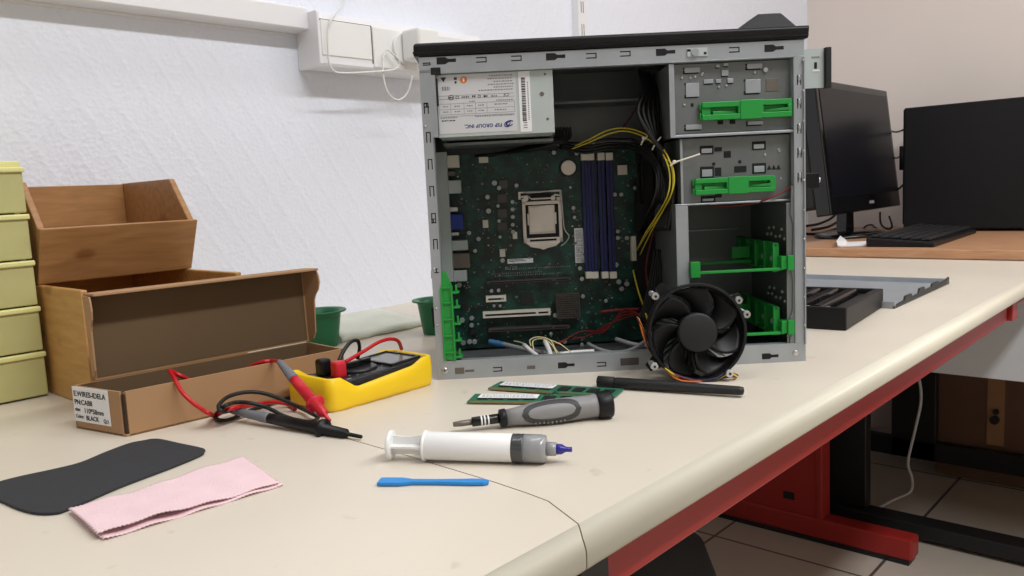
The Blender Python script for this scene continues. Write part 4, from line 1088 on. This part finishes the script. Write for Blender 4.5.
cg2 = cg2.build('floppy_drive_cage', None, pc, bevel=0.0006)
mb = mm()
for x, z, w, h in ((294, 229, 12, 6), (350, 231, 12, 6), (294, 204, 12, 9), (350, 206, 12, 8), (294, 178, 13, 4)):
    mb.use('void').box((x-1.6, 12.3, z-1.4), (x+w+1, 13.2, z+h+1.6)); mb.use('steel').box((x, 11.6, z), (x+w-1, 13.2, z+h-1.5))
for x, z, w, h in ((308, 230, 8, 4.5), (318, 223, 7.5, 7), (308, 204, 7, 9), (329, 207, 13, 6.5), (308, 181, 7, 4)):
    mb.use('void').box((x, 12.4, z), (x+w, 13.2, z+h))
for x in (364, 369, 374): mb.use('void').prism([(x, 12.4, 208), (x+5, 12.4, 208), (x+2.5, 12.4, 213)], (0, 0.7, 0))
for x, z in ((307, 217), (335, 218)): mb.use('void').cyl((x, 12.3, z), (x, 13.2, z), 1.8, n=10)
for x, z in ((362, 224), (378, 227), (377, 229), (379, 198)): mb.use('silver').ball((x, 13, z), 1.6, 8, 6)
mb.build('stamped_tabs', None, cg2, bevel=0.0002)
clip(cg2, 285, 369, 185, 202, 12.6)
# lower hard-disk cage
hd = mm(); hd.use('steel').box((263, 6, 22), (277, 7.2, 176)).box((275.8, 6, 22), (277, 16, 176)); hd.use('steel_in').box((263, 6, 22), (264.2, 150, 176)).box((263, 6, 174), (300, 150, 175.5))
hd.use('cage_dark').box((264, 150, 6), (392, 152, 176)); hd.use('steel_in').box((381, 3, 20), (390, 4, 172))
hd = hd.build('hard_disk_cage', None, pc, bevel=0.0006)
mb = mm(); mb.use('steel_in').prism([(280, 149, 104), (350, 149, 104), (354, 149, 100), (354, 149, 96), (280, 149, 96)], (0, 1, 0)); mb.use('steel').box((266, 147, 138), (372, 150, 139))
mb.build('cage_ribs', None, hd)
def caddy(z):
    mb = mm()
    # side plate on the inner right wall, running into the case
    mb.box((374, 14, z), (377, 146, z+30))
    for y in (14, 44, 76, 108, 142): mb.box((370, y, z-1), (375, y+4, z+31))
    mb.box((371, 14, z+27), (376, 146, z+31)); mb.box((371, 14, z-1), (376, 146, z+2))
    mb.box((375, 2, z+3), (388, 16, z+17)); mb.box((381, -1, z+2), (388, 3, z+18))                # tab beside the front column
    c = mb.build('disk_caddy', 'green_clip', pc, bevel=0.0005)
    mb = mm(); mb.box((279, 4, z+2), (378, 8, z+5)); mb.box((290, 100, z+2), (376, 104, z+6)); mb.box((277, -1, z-1), (287, 6, z+16))
    mb.box((350, 100, z+8), (372, 106, z+22))
    mb.build('caddy_rail', 'green_clip', c, bevel=0.0005)
    mb = mm()
    for y in (24, 50, 76): mb.use('void').cyl((378.8, y, z+13), (378.9, y+0.1, z+13), 0.1, n=6)
    for y, zz in ((30, 34), (44, 36), (58, 35), (72, 37), (86, 36), (38, 44), (64, 45), (80, 44)): mb.use('silver').ball((388.5, y, z+zz), 2.2, 8, 6)
    for y in (30, 60): mb.use('silver').cyl((374.5, y, z+13), (372.5, y, z+13), 3, n=14)
    mb.build('steel_studs', None, c)
caddy(98); caddy(28)
mb = mm().box((389.0, 10, 20), (390.4, 150, 176)).build('inner_front_wall', 'cage_dark', pc)
# dark vertical duct between board and cages
mb = mm(); mb.box((240, 120, 30), (262, 124, 176)); mb.box((250, 120, 176), (262, 150, 246)); mb.use('steel').box((242, 118, 178), (244, 122, 236)).box((248, 116, 180), (250, 120, 226))
mb.mats = []
mb.build('cable_channel', 'tower_black', pc)

# ---- rear expansion slot retainer (green)
mb = mm()
mb.prism([(6, -0.8, 28), (9, -0.8, 22), (18, -0.8, 20), (18, -0.8, 104), (13, -0.8, 118), (9, -0.8, 118), (8, -0.8, 105), (6, -0.8, 98)], (0, 0.7, 0))
mb.box((17, -0.8, 20), (19, 12, 100))
for z in (30, 48, 66, 84, 100): mb.box((7, -3, z-1), (19.5, 0, z+1)); mb.box((18, 0, z-7), (26, 12, z-5)); mb.box((22, 2, z-7), (24, 8, z+2))
mb.box((6, -3, 21), (8, 0, 100)); mb.box((17, -3, 21), (19, 0, 104))
bmesh.ops.translate(mb.bm, verts=mb.bm.verts, vec=(0.002, 0, 0))
mb.build('card_retainer', 'green_clip', pc, bevel=0.0005)
mb = mm().cyl((-3, 30, 112), (0, 30, 112), 5, n=16).build('side_screw', 'silver', pc)

# ---- motherboard
NB = 148
def B(px, py, n=NB): u, z = K(px, py, n); return u, z
bx0, bz1 = B(446, 151); bx1, _ = B(655, 250); 
mbd = mm(); mbd.box((12, NB, 4), (258, NB+1.6, 246)); mbd = mbd.build('motherboard', 'mobo', pc)
def onb(name, mk, px0, py0, px1, py1, hgt, parent=None, bevel=0, y=None):
    """block lying on the board covering an area, hgt mm tall"""
    n = NB-hgt
    x0, z0 = K(px0, py1, n); x1, z1 = K(px1, py0, n)
    o = mm().box((x0, n, z0), (x1, NB, z1)).build(name, mk, parent or mbd, bevel=bevel); return o
# rear ports
xs0, zs0 = K(443, 282, 112); xs1, zs1 = K(446, 152, 112)
mm().box((xs0, 112, zs0), (xs1, 130, zs1)).build('port_shield', 'steel_psu', mbd)
for nm, mk, a in (('keyboard_port', 'ivory', (446, 154, 460, 167)), ('audio_port', 'heatsink', (447, 170, 456, 175)), ('display_port', 'steel_psu', (446, 179, 462, 193)), ('screw_post', 'silver', (449, 206, 459, 211)), ('vga_port', 'blue_vga', (447, 213, 464, 229)), ('screw_post', 'silver', (450, 231, 460, 235)), ('usb_port', 'steel_psu', (449, 239, 469, 250)), ('usb_port', 'heatsink', (449, 252, 471, 268)), ('network_port', 'steel_psu', (450, 269, 468, 281))):
    onb(nm, mk, a[0]-1.5, a[1]+1, a[2]-1.5, a[3]+1, 20, bevel=0.0006)
# memory slots
for cx_, w in ((586.4, 6.0), (592.6, 6.0), (602.6, 6.4), (610.8, 6.4)):
    x0, z0 = K(cx_+0.9-w/2, 275, NB-9); x1, z1 = K(cx_-1.2+w/2, 156, NB-9)
    xa = (K(cx_-w/2, 215, NB-9)[0]); xb = (K(cx_+w/2, 215, NB-9)[0])
    s_ = mm().box((xa, NB-9, z0), (xb, NB, z1)).build('memory_slot', 'blue', mbd, bevel=0.0004)
    xm = (xa+xb)/2
    mm().box((xm-0.7, NB-9.4, z0+5), (xm+0.7, NB-8.9, z1-5)).build('slot_groove', 'black', s_)
    mm().box((xa-0.3, NB-15, z1-5), (xb+0.3, NB-2, z1+4)).build('latch', 'ivory', s_, bevel=0.0005)
    mm().box((xa-0.3, NB-15, z0-4), (xb+0.3, NB-2, z0+4)).build('latch', 'ivory', s_, bevel=0.0005)
# coin cell
x, z = K(568.5, 167.7, NB-6)
bt = mm().cyl((x, NB, z), (x, NB-4, z), 11, n=32).build('battery_holder', 'black', mbd)
mm().lathe((x, NB-3, z), (x, NB-6.5, z), [(0, 9.2), (0.85, 9.2), (1, 8.6)], 36).build('coin_cell', 'nickel', bt)
# CPU socket
n = NB-7
fx0, fz0 = K(523.7, 243.6, n); fx1, fz1 = K(561.4, 200, n)
mb = mm(); w = 4.2
mb.box((fx0, n, fz0), (fx0+w, n+1.5, fz1)); mb.box((fx1-w, n, fz0), (fx1, n+1.5, fz1)); mb.box((fx0, n, fz1-w), (fx1, n+1.5, fz1)); mb.box((fx0, n, fz0), (fx1, n+1.5, fz0+w+2))
xm = (fx0+fx1)/2
mb.prism([(fx0+3, n, fz0), (fx0+9, n, fz0-5), (xm-5, n, fz0-7), (xm, n, fz0-9), (xm+5, n, fz0-7), (fx1-9, n, fz0-5), (fx1-3, n, fz0)], (0, 1.5, 0))
mb.box((fx0-4, n, fz1+10.5), (fx1+1, n+1.5, fz1+12.5)); mb.box((fx0-4, n, fz1+3), (fx0-1, n+1.5, fz1+11)); mb.box((fx1-2, n, fz1+1), (fx1+1, n+1.5, fz1+11))
mb.prism([(fx0-1, n, fz1+7), (fx0+7, n, fz1+8), (fx0+12, n, fz1+4), (fx1-13, n, fz1+4), (fx1-8, n, fz1+8), (fx1-2, n, fz1+7), (fx1-2, n, fz1+5), (fx1-9, n, fz1+5.5), (fx1-13, n, fz1+2), (fx0+12, n, fz1+2), (fx0+8, n, fz1+5.5), (fx0-1, n, fz1+5)], (0, 1.5, 0))
mb.box((fx0, n, fz1), (fx0+6, n+1.5, fz1+4)); mb.box((fx1-6, n, fz1), (fx1, n+1.5, fz1+4))
sk = mb.build('cpu_socket', 'nickel', mbd, bevel=0.0004)
mb = mm().box((fx0+1, n+1.5, fz0+1), (fx1-1, NB, fz1-1)).box((xm-12, n-0.4, fz1+5), (xm+12, n+0.2, fz1+9)).box((fx0+8, n-0.3, fz0+2.0), (fx1-8, n+0.1, fz0+4.4)).build('socket_well', 'void', sk)
cx0, cz0 = K(530, 232.6, n); cx1, cz1 = K(554, 206, n)
mb = mm(); cw = 1.2
mb.box((cx0, n-1.2, cz0), (cx1, n+1.6, cz1)); mb.box((cx0-2.5, n+0.2, cz0+9), (cx1+2.5, n+1.6, cz1-8)); mb.box((cx0-0.8, n+0.6, cz0-2.2), (cx1+0.8, n+1.6, cz1+1.5))
mb.build('processor', 'nickel', sk, bevel=0.0008)
pl = [K(x_, y_, n-3) for x_, y_ in ((524, 193), (540, 192), (558, 190), (561, 193), (563, 215), (564.5, 229), (569, 236), (566, 242), (561, 246))]
mm().tube([(a_, n-3, b_) for a_, b_ in pl], 0.8, 8, 3).build('lever', 'silver', sk)
for px_ in ((526, 199), (553, 198)):
    a_, b_ = K(*px_, n-1); mm().cyl((a_, n, b_), (a_, n-2.5, b_), 3, n=14).build('socket_screw', 'silver', sk)
# expansion slots
def slot(nm, mk, px0, py0, px1, py1, hgt):
    o = onb(nm, mk, px0, py0, px1, py1, hgt, bevel=0.0003); n_ = NB-hgt
    x0, z0 = K(px0, py1, n_); x1, z1 = K(px1, py0, n_); zc_ = (z0+z1)/2; hh = max(0.7, (z1-z0)*0.14)
    mm().box((x0+3, n_-0.3, zc_-hh), (x0+(x1-x0)*0.78, n_+0.2, zc_+hh)).box((x0+(x1-x0)*0.82, n_-0.3, zc_-hh), (x1-3, n_+0.2, zc_+hh)).build('slot_groove', 'void', o)
slot('graphics_slot', 'brown_conn', 487, 277.5, 571, 284.5, 11)
slot('short_card_slot', 'ivory', 486, 295.5, 506, 302.5, 10)
slot('card_slot', 'ivory', 483, 309, 550.5, 318.5, 10)
slot('graphics_slot', 'brown_conn', 488.5, 325, 570, 332.5, 11)
# chipset heat sink
n_ = NB-14; x0, z0 = K(557, 319.5, n_); x1, z1 = K(580, 294, n_)
mb = mm().box((x0, NB-3, z0), (x1, NB, z1))
for i in range(11):
    for j in range(11):
        xx = x0+(x1-x0)*(i+0.2)/11; zz = z0+(z1-z0)*(j+0.2)/11; mb.box((xx, n_, zz), (xx+(x1-x0)*0.055, NB-3, zz+(z1-z0)*0.055))
mb.build('chipset_heat_sink', 'heatsink', mbd)
onb('controller_chip', 'chip', 521.5, 293, 533, 304, 2)
onb('controller_chip', 'chip', 461, 302.5, 468, 309.5, 2)
onb('controller_chip', 'chip', 469, 328, 476, 335, 2)
onb('bios_chip', 'nickel', 618, 165, 627, 175, 3)
for a in ((497.5, 194, 507, 203), (497.5, 209, 507, 218), (497.5, 222, 507, 231), (499, 180, 508, 189)): onb('choke_coil', 'choke', *a, 7, bevel=0.0004)
for a in ((479, 156, 488, 163), (500, 249, 505, 257), (483, 220, 488, 228), (513, 232, 517, 239)): onb('pin_header', 'ivory', *a, 5)
onb('pin_header', 'ivory', 632, 236, 640, 261, 10)
for a in ((636, 192, 641, 232), (637, 150, 641, 172)): onb('side_connector', 'black', *a, 8)
# stickers and lettering on the board
lb1 = onb('board_sticker', 'paper', 507.6, 258, 533, 263.8, 0.5)
lb2 = onb('barcode_sticker', 'paper', 575.5, 228, 583, 263, 0.5)
mb = mm(); u0_, z0_ = K(576.5, 262, NB-0.6); u1_, z1_ = K(581.5, 230, NB-0.6); z = z0_
while z < z1_: mb.box((u0_, NB-0.7, z), (u1_, NB-0.5, z+0.7)); z += random.choice((1.3, 1.9))
mb.build('barcode', 'ink_grey', lb2)
mb = mm(); a_, b_ = K(510, 262.5, NB-0.6); mb.box((a_, NB-0.7, b_+1), (a_+20, NB-0.5, b_+2)).box((a_, NB-0.7, b_+2.8), (a_+17, NB-0.5, b_+3.6)); mb.build('sticker_print', 'ink_grey', lb1)
a_, b_ = K(505, 270, NB-0.3)
Rup = Matrix(((1, 0, 0), (0, 0, -1), (0, 1, 0))).to_4x4()
text_mesh('silkscreen_lettering', 'RU CE', 5.6*S, 'ink_grey', mbd, Matrix.Translation((a_*S, (NB-0.3)*S, b_*S)) @ Rup, bold=0.0001)
a_, b_ = K(528.5, 268.5, NB-0.3)
text_mesh('silkscreen_lettering', 'Acer  Inc.', 2.6*S, 'ink_grey', mbd, Matrix.Translation((a_*S, (NB-0.3)*S, b_*S)) @ Rup)
# capacitors
caps = [(494.5, 183, 3.4), (499, 188, 2.8), (516.5, 185.5, 2.7), (487.5, 197, 3.0), (488.5, 211, 3.4), (512.5, 202, 2.6), (512.5, 209.5, 2.5), (512.8, 217, 2.6), (512.8, 224.8, 2.5), (513, 232, 2.6), (498, 206, 2.2), (499, 221, 2.2), (500, 237, 2.2), (469, 233, 2.8), (478.5, 239, 2.8), (475, 251, 2.5), (502.5, 260.5, 3.0), (573.5, 208, 2.6), (574.5, 217.5, 2.3), (570.5, 187.5, 1.8), (580, 268.5, 2.7), (582, 279, 2.8), (583, 296.5, 2.6), (555.5, 315.5, 3.0), (616.5, 265, 3.0), (619, 282, 3.2), (627, 284, 3.2), (622, 289, 3.2), (606, 301, 2.4), (491.5, 291, 2.4), (498.5, 290.5, 2.4), (494, 306, 2.0), (500, 306, 2.0), (471.5, 318.5, 2.9), (471.5, 325.5, 2.9), (469.5, 342, 3.2), (474.5, 342, 3.2), (462, 320.5, 3.4), (459, 285, 3.4), (615, 194.5, 2.6), (621.5, 194.5, 2.6), (618, 231.5, 2.6), (627, 238, 2.8), (618, 238, 2.6), (551, 334, 2.4), (565, 342, 2.6), (582, 345, 2.6), (554, 152.5, 2.8), (577, 153, 3.0), (635, 188, 2.2)]
cm = None
for k, (x_, y_, r_) in enumerate(caps):
    a_, b_ = K(x_, y_, NB-9)
    if cm is None:
        mb = mm(); mb.use('charcoal').cyl((0, 0, 0), (0, -7.5, 0), 1.0, n=16); mb.use('cap_top').lathe((0, -7.3, 0), (0, -8.2, 0), [(0, 1.0), (0.5, 1.0), (1, 0.85)], 16)
        o = mb.build('capacitor', None, mbd); cm = o
    else: o = cm.copy(); COL.objects.link(o); o.parent = mbd
    o.location = (a_*S, NB*S, b_*S); o.scale = (r_*0.98, 1, r_*0.98)
# the hundreds of tiny surface-mounted parts
random.seed(11)
mb = mm()
for k in range(900):
    x = random.uniform(22, 256); z = random.uniform(6, 244)
    if 100 < x < 158 and 120 < z < 205: continue
    if 178 < x < 218 and 84 < z < 242: continue
    key = random.choice(('chip', 'chip', 'ink_grey', 'heatsink', 'heatsink', 'choke', 'nickel', 'steel_in'))
    w, h_ = random.choice(((1.2, 0.7), (0.7, 1.3), (2.0, 1.1), (1.1, 2.2), (3, 2.2)))
    if key in ('nickel', 'ink_grey'): w *= 0.7; h_ *= 0.7
    mb.use(key).box((x, NB-random.uniform(0.5, 1.3), z), (x+w, NB, z+h_))
for x0_, x1_, z_ in ((62, 125, 96), (66, 150, 93), (88, 160, 101)):
    x = x0_
    while x < x1_: mb.use('ink_grey' if random.random() < 0.3 else 'heatsink').box((x, NB-0.6, z_), (x+0.8, NB, z_+1.8)); x += 2.3
sm = mb.build('surface_components', None, mbd); sm['kind'] = 'stuff'
for x_, z_ in ((22, 12), (250, 14), (20, 238)): mm().cyl((x_, NB, z_), (x_, NB-2, z_), 3.2, n=14).build('board_screw', 'silver', mbd)

# ---- wiring inside the case
def C3(px, py, n): u, z = K(px, py, n); return (u, n, z)
mb = mm()
def tb(mb, pts, r, sub=5): mb.tube([C3(*p) for p in pts], r, 7, sub)
yw = mm()
tb(yw, [(575, 146, 110), (590, 139, 95), (606, 131, 85), (622, 128, 80), (638, 131, 60), (655, 140, 35), (667, 155, 16), (673, 175, 8), (671, 195, 10), (660, 215, 50), (648, 232, 80), (639, 247, 120)], 0.8)
tb(yw, [(572, 149, 110), (590, 142, 95), (608, 134, 85), (624, 131, 80), (640, 135, 60), (656, 145, 35), (666, 160, 16), (670, 178, 10), (667, 197, 12), (656, 217, 55), (645, 234, 80), (637, 250, 120)], 0.8)
tb(yw, [(664, 158, 20), (672, 165, 10), (674, 185, 6), (666, 205, 25), (651, 232, 75), (640, 255, 120)], 0.7)
tb(yw, [(633, 270, 120), (638, 290, 110), (644, 308, 90), (648, 322, 50)], 1.0)
yw.build('yellow_wires', 'yellow_wire', pc)
bw = mm()
for dx, dy in ((0, 5), (2, 9), (-2, 12), (4, 15)):
    tb(bw, [(560, 140+dy*0.5, 120), (585, 138+dy, 105), (612, 134+dy, 92), (636, 136+dy, 66), (652, 147+dy, 45), (661-dx, 168+dy, 30), (660-dx*2, 190+dy, 35), (651-dx*2, 212+dy*0.6, 80), (642-dx, 236, 130)], 1.5)
for k in range(6): tb(bw, [(555+k*3, 128, 70), (556+k*2, 136+k, 90), (545-k*4, 143+k*1.5, 110), (520-k*3, 148+k, 130), (490-k*3, 156, 142)], 1.6)
for k in range(5): tb(bw, [(640+k*4, 112-k*4, 110), (650+k*2, 118, 90), (663+k, 130, 70), (672+k, 146+k*3, 62), (676, 170, 66)], 1.8)
for k in range(7): tb(bw, [(640+k*4, 70+k*2, 60+k*8), (644+k*3, 90, 40+k*6), (638+k*5, 112, 30+k*6), (650+k*2, 135, 24+k*5), (668-k, 160+k*3, 22+k*5), (674-k, 195, 24+k*4), (668-k*2, 230, 30+k*5)], 2.6)  # extra cables added to darken the gap beside the drive cage
for k in range(5): tb(bw, [(655+k*3, 250, 90), (652+k*2, 270, 85), (648+k*3, 290, 80), (640+k*2, 320, 76)], 1.8)
bw.build('black_wires', 'black_wire', pc)
rw = mm()
tb(rw, [(618, 133, 96), (630, 118, 120), (640, 100, 140)], 0.9); tb(rw, [(654, 230, 100), (650, 245, 100), (646, 270, 95), (650, 300, 80)], 1.0)
rw.build('red_wires', 'red_wire', pc); rw = mm()
tb(rw, [(798, 183, 2), (786, 190, 6), (770, 198, 5), (750, 204, 14), (720, 206, 30), (690, 203, 40), (670, 200, 60)], 1.1)
rw.build('front_panel_wire', 'red_wire', pc); rw = mm()
for k in range(4):
    tb(rw, [(548+k*4, 347-k, 110), (566+k*3, 340-k*2, 115), (585, 337-k*3+3*(k % 2), 120), (604, 326+k*2, 110), (625, 318-k*3, 100), (645, 312+k*3, 80)], 0.9)
rw.build('red_wires', 'red_wire', pc)
rw = mm(); tb(rw, [(600, 312, 120), (620, 310, 118), (640, 309, 112)], 2.2); rw.build('red_sleeve', 'red_wire', pc)
gw = mm()
tb(gw, [(503, 344, 90), (515, 347, 78), (528, 350, 66), (545, 353, 50), (565, 354, 45)], 2.8)
tb(gw, [(588, 344, 80), (600, 350, 55), (615, 353, 40), (632, 350, 35), (645, 342, 20), (652, 334, 4)], 2.8)
tb(gw, [(616, 339, 70), (632, 344, 50), (650, 347, 25)], 2.6)
gw.build('grey_cables', 'grey_wire', pc)
mm().tube([C3(489, 341.5, 96), C3(496, 343, 93), C3(504, 344.5, 89)], 3.4, 10, 4).build('blue_cable_sleeve', 'blue_sleeve', pc)
cw_ = mm()
tb(cw_, [(514, 341, 70), (522, 343, 60), (530, 349, 40), (538, 356, 20)], 0.7); tb(cw_, [(531, 346, 40), (530, 340, 50), (538, 337, 50), (550, 340, 45), (556, 350, 35), (562, 356, 20)], 0.7)
tb(cw_, [(534, 350, 35), (533, 341, 50), (543, 339, 45), (552, 345, 36), (558, 356, 20)], 0.7); tb(cw_, [(544, 338, 50), (560, 344, 40), (572, 353, 30), (580, 356, 25)], 0.7)
cw_.build('cream_wires', 'cream_wire', pc)
ww = mm()
tb(ww, [(524, 345, 45), (532, 352, 30), (540, 358, 14)], 2.6, 2); tb(ww, [(545, 341, 45), (549, 350, 32), (551, 357, 15)], 2.8, 2); tb(ww, [(560, 354, 30), (576, 352, 34), (594, 351, 36)], 2.2, 3)
ww.build('white_connector_leads', 'white_wire', pc)
ti = mm()
for p in ((644, 138, 52), (656, 143, 30), (674.5, 162, 8)): a = C3(*p); ti.ball(a, 2.6, 10, 6, (1.0, 1.0, 0.8))
ti.tube([C3(641, 145, 52), C3(644, 139, 48), C3(650, 135, 48)], 0.9, 6, 2); ti.tube([C3(652, 150, 30), C3(656, 143, 26), C3(661, 137, 26)], 0.9, 6, 2)
ti.tube([C3(670, 166, 6), C3(676, 162, 4), C3(688, 158, 4), C3(700, 154, 4)], 0.9, 6, 4)
ti.build('cable_ties', 'ivory', pc)

# ------------------------------------------------------------------ processor cooler leaning on the case
fk = K(697, 333, -60)
t = thing('processor_cooler', 'round black cooling fan with heat sink propped against the case bottom', 'cooling fan', (CO.x, CO.y, ZD), crz)
lean = Matrix.Rotation(math.radians(-7), 3, 'X')
fcx, fcz = fk[0], 49.6; FS = 1.055
def FP(x, y, z):      # fan frame: x across, y depth (0 front), z up around hub
    q = lean @ Vector((x*FS, y, z*FS)); return (fcx+q.x, -64+q.y, fcz+q.z)
def frings(mb, prof, n=64, cx=0, cz=0, caps=False):
    mb.loft([[FP(cx+r*math.cos(a), y, cz+r*math.sin(a)) for a in [2*PI*i/n for i in range(n)]] for r, y in prof], caps=caps)
mb = mm(); frings(mb, [(44.2, 0), (46.8, 0), (46.8, 3), (46.4, 22), (44.2, 22), (43.6, 12), (44.2, 0)])
for k in range(4):
    a0 = math.radians(35+90*k)
    # mounting arms with eyelets
    for d in (-0.13, 0.13):
        pass
    c, s_ = math.cos(a0), math.sin(a0); tx, tz = -s_, c
    P4 = [(45*c+tx*7, 45*s_+tz*7), (45*c-tx*7, 45*s_-tz*7), (57*c-tx*4, 57*s_-tz*4), (57*c+tx*4, 57*s_+tz*4)]
    mb.prism([FP(px_, 13, pz_) for px_, pz_ in P4], Vector(FP(0, 17, 0))-Vector(FP(0, 13, 0)))
frm = mb.build('fan_frame', 'black', t, bevel=0.0004)
mb = mm(); frings(mb, [(0.5, -1.2), (16.5, -1.2), (18.2, -0.4), (18.8, 1.2), (18.8, 18), (0.5, 18)], 48, caps=True); hub = mb.build('fan_hub', 'charcoal', t)
for k in range(7):
    a0 = 2*PI*k/7 + 0.35
    front = []; back = []
    mb = mm(); rows = []
    for i in range(9):
        u = i/8; r = 18+u*25.2
        sweep = a0 + 0.42*u*u + 0.05*u
        half = 0.36 + 0.03*u - 0.06*(1-u)
        row = []
        for j in range(9):
            v = -1+2*j/8
            a = sweep + v*half
            y = 10 + v*7.5*(1-0.15*u) 
            row.append(Vector(FP(r*math.cos(a), y, r*math.sin(a))))
        rows.append(row)
    mb.loft(rows, caps=False, closed=False); bl_ = mb.build('fan_blade', 'black', t)
    so = bl_.modifiers.new('s', 'SOLIDIFY'); so.thickness = 0.0012
    for p_ in bl_.data.polygons: p_.use_smooth = True
mb = mm()
for k in range(4):
    a = math.radians(35+90*k+45); c, s_ = math.cos(a), math.sin(a)
    mb.prism([FP(16*c-s_*1.5, 19, 16*s_+c*1.5), FP(16*c+s_*1.5, 19, 16*s_-c*1.5), FP(45*c+s_*1.5, 19, 45*s_-c*1.5), FP(45*c-s_*1.5, 19, 45*s_+c*1.5)], Vector(FP(0, 21, 0))-Vector(FP(0, 19, 0)))
mb.build('support_struts', 'black', t)
# radial aluminium fins behind, coloured dark for the shade under the blades
mb = mm(); frings(mb, [(0.5, 24), (15, 24), (15, 54), (0.5, 54)], 32, caps=True)
for k in range(44):
    a = 2*PI*k/44; c, s_ = math.cos(a), math.sin(a); h_ = 0.5
    a2 = a+0.16; c2, s2 = math.cos(a2), math.sin(a2)
    mb.prism([FP(14*c-s_*h_, 24, 14*s_+c*h_), FP(14*c+s_*h_, 24, 14*s_-c*h_), FP(40*c2+s2*h_, 24, 40*s2-c2*h_), FP(40*c2-s2*h_, 24, 40*s2+c2*h_)], Vector(FP(0, 50, 0))-Vector(FP(0, 24, 0)))
mb.build('heat_sink', 'cage_dark', t)
for k, (x_, y_) in enumerate(((655, 296), (738, 300), (654, 366), (729, 373), (746, 314))):
    nn_ = -50 if y_ < 340 else -72
    u, z = K(x_, y_, nn_)
    q = Vector((u, nn_, max(z, 4)))
    y0_ = q.y
    b_ = mm().lathe((q.x, y0_-4, q.z), (q.x, y0_+2, q.z), [(0, 3.6), (0.8, 3.9), (1, 3.0)], 18).cyl((q.x, y0_+1.5, q.z), (q.x, y0_+26, q.z), 1.6, n=10).build('mounting_screw', 'silver', t)
    mb = mm(); pts = [(q.x+2.6*math.cos(i*0.9), y0_+3+i*0.42, q.z+2.6*math.sin(i*0.9)) for i in range(46)]
    mb.tube(pts, 0.45, 6, 1).build('spring', 'alu', b_)
    mm().cyl((q.x, y0_-4.3, q.z), (q.x, y0_-3.9, q.z), 1.4, n=6).build('screw_recess', 'void', b_)
def fwire(mk, off):
    P_ = [(638, 318), (644, 334), (650, 348), (658, 360), (668, 371), (682, 378.5), (700, 382), (716, 380), (729, 374), (737, 377)]
    mb = mm(); pts = []
    for i, (x_, y_) in enumerate(P_):
        n__ = (-54 if i < 4 else -68)+3*math.sin(i*1.3+off*2); u, z = K(x_+1.2*math.sin(i*1.7+off), y_+off*0.9, n__); pts.append((u, n__, max(z, 1.2)))
    return mb.tube(pts, 0.85, 7, 5).build('fan_wire', mk, t)
for k, mk in enumerate(('navy_wire', 'red_wire', 'yellow_wire', 'black_wire', 'orange_wire')): fwire(mk, k-2)
# ------------------------------------------------------------------ light
def lamp(x, y, power, along=1.2, wdt=0.22):
    l = bpy.data.lights.new('ceiling_and_fill_light', 'AREA'); l.shape = 'RECTANGLE'; l.size = along; l.size_y = wdt; l.energy = power; l.color = (0.98, 0.985, 1.0)
    o = bpy.data.objects.new('ceiling_and_fill_light', l); COL.objects.link(o); o.location = (x, y, ZC-0.06)
lamp(0.5, -0.85, 46, 1.6)
lamp(2.1, -0.8, 20)  # added fill lamp, brightens the back wall and floor
lamp(0.6, 0.6, 6, 1.2)
w = bpy.data.worlds.new('room_ambient'); scene.world = w; w.use_nodes = True
w.node_tree.nodes['Background'].inputs[0].default_value = (0.5, 0.5, 0.52, 1); w.node_tree.nodes['Background'].inputs[1].default_value = 1.0
vs = scene.view_settings
vs.view_transform = 'Standard'; vs.look = 'None'; vs.gamma = 1.0; vs.use_curve_mapping = False; vs.exposure = 0.0
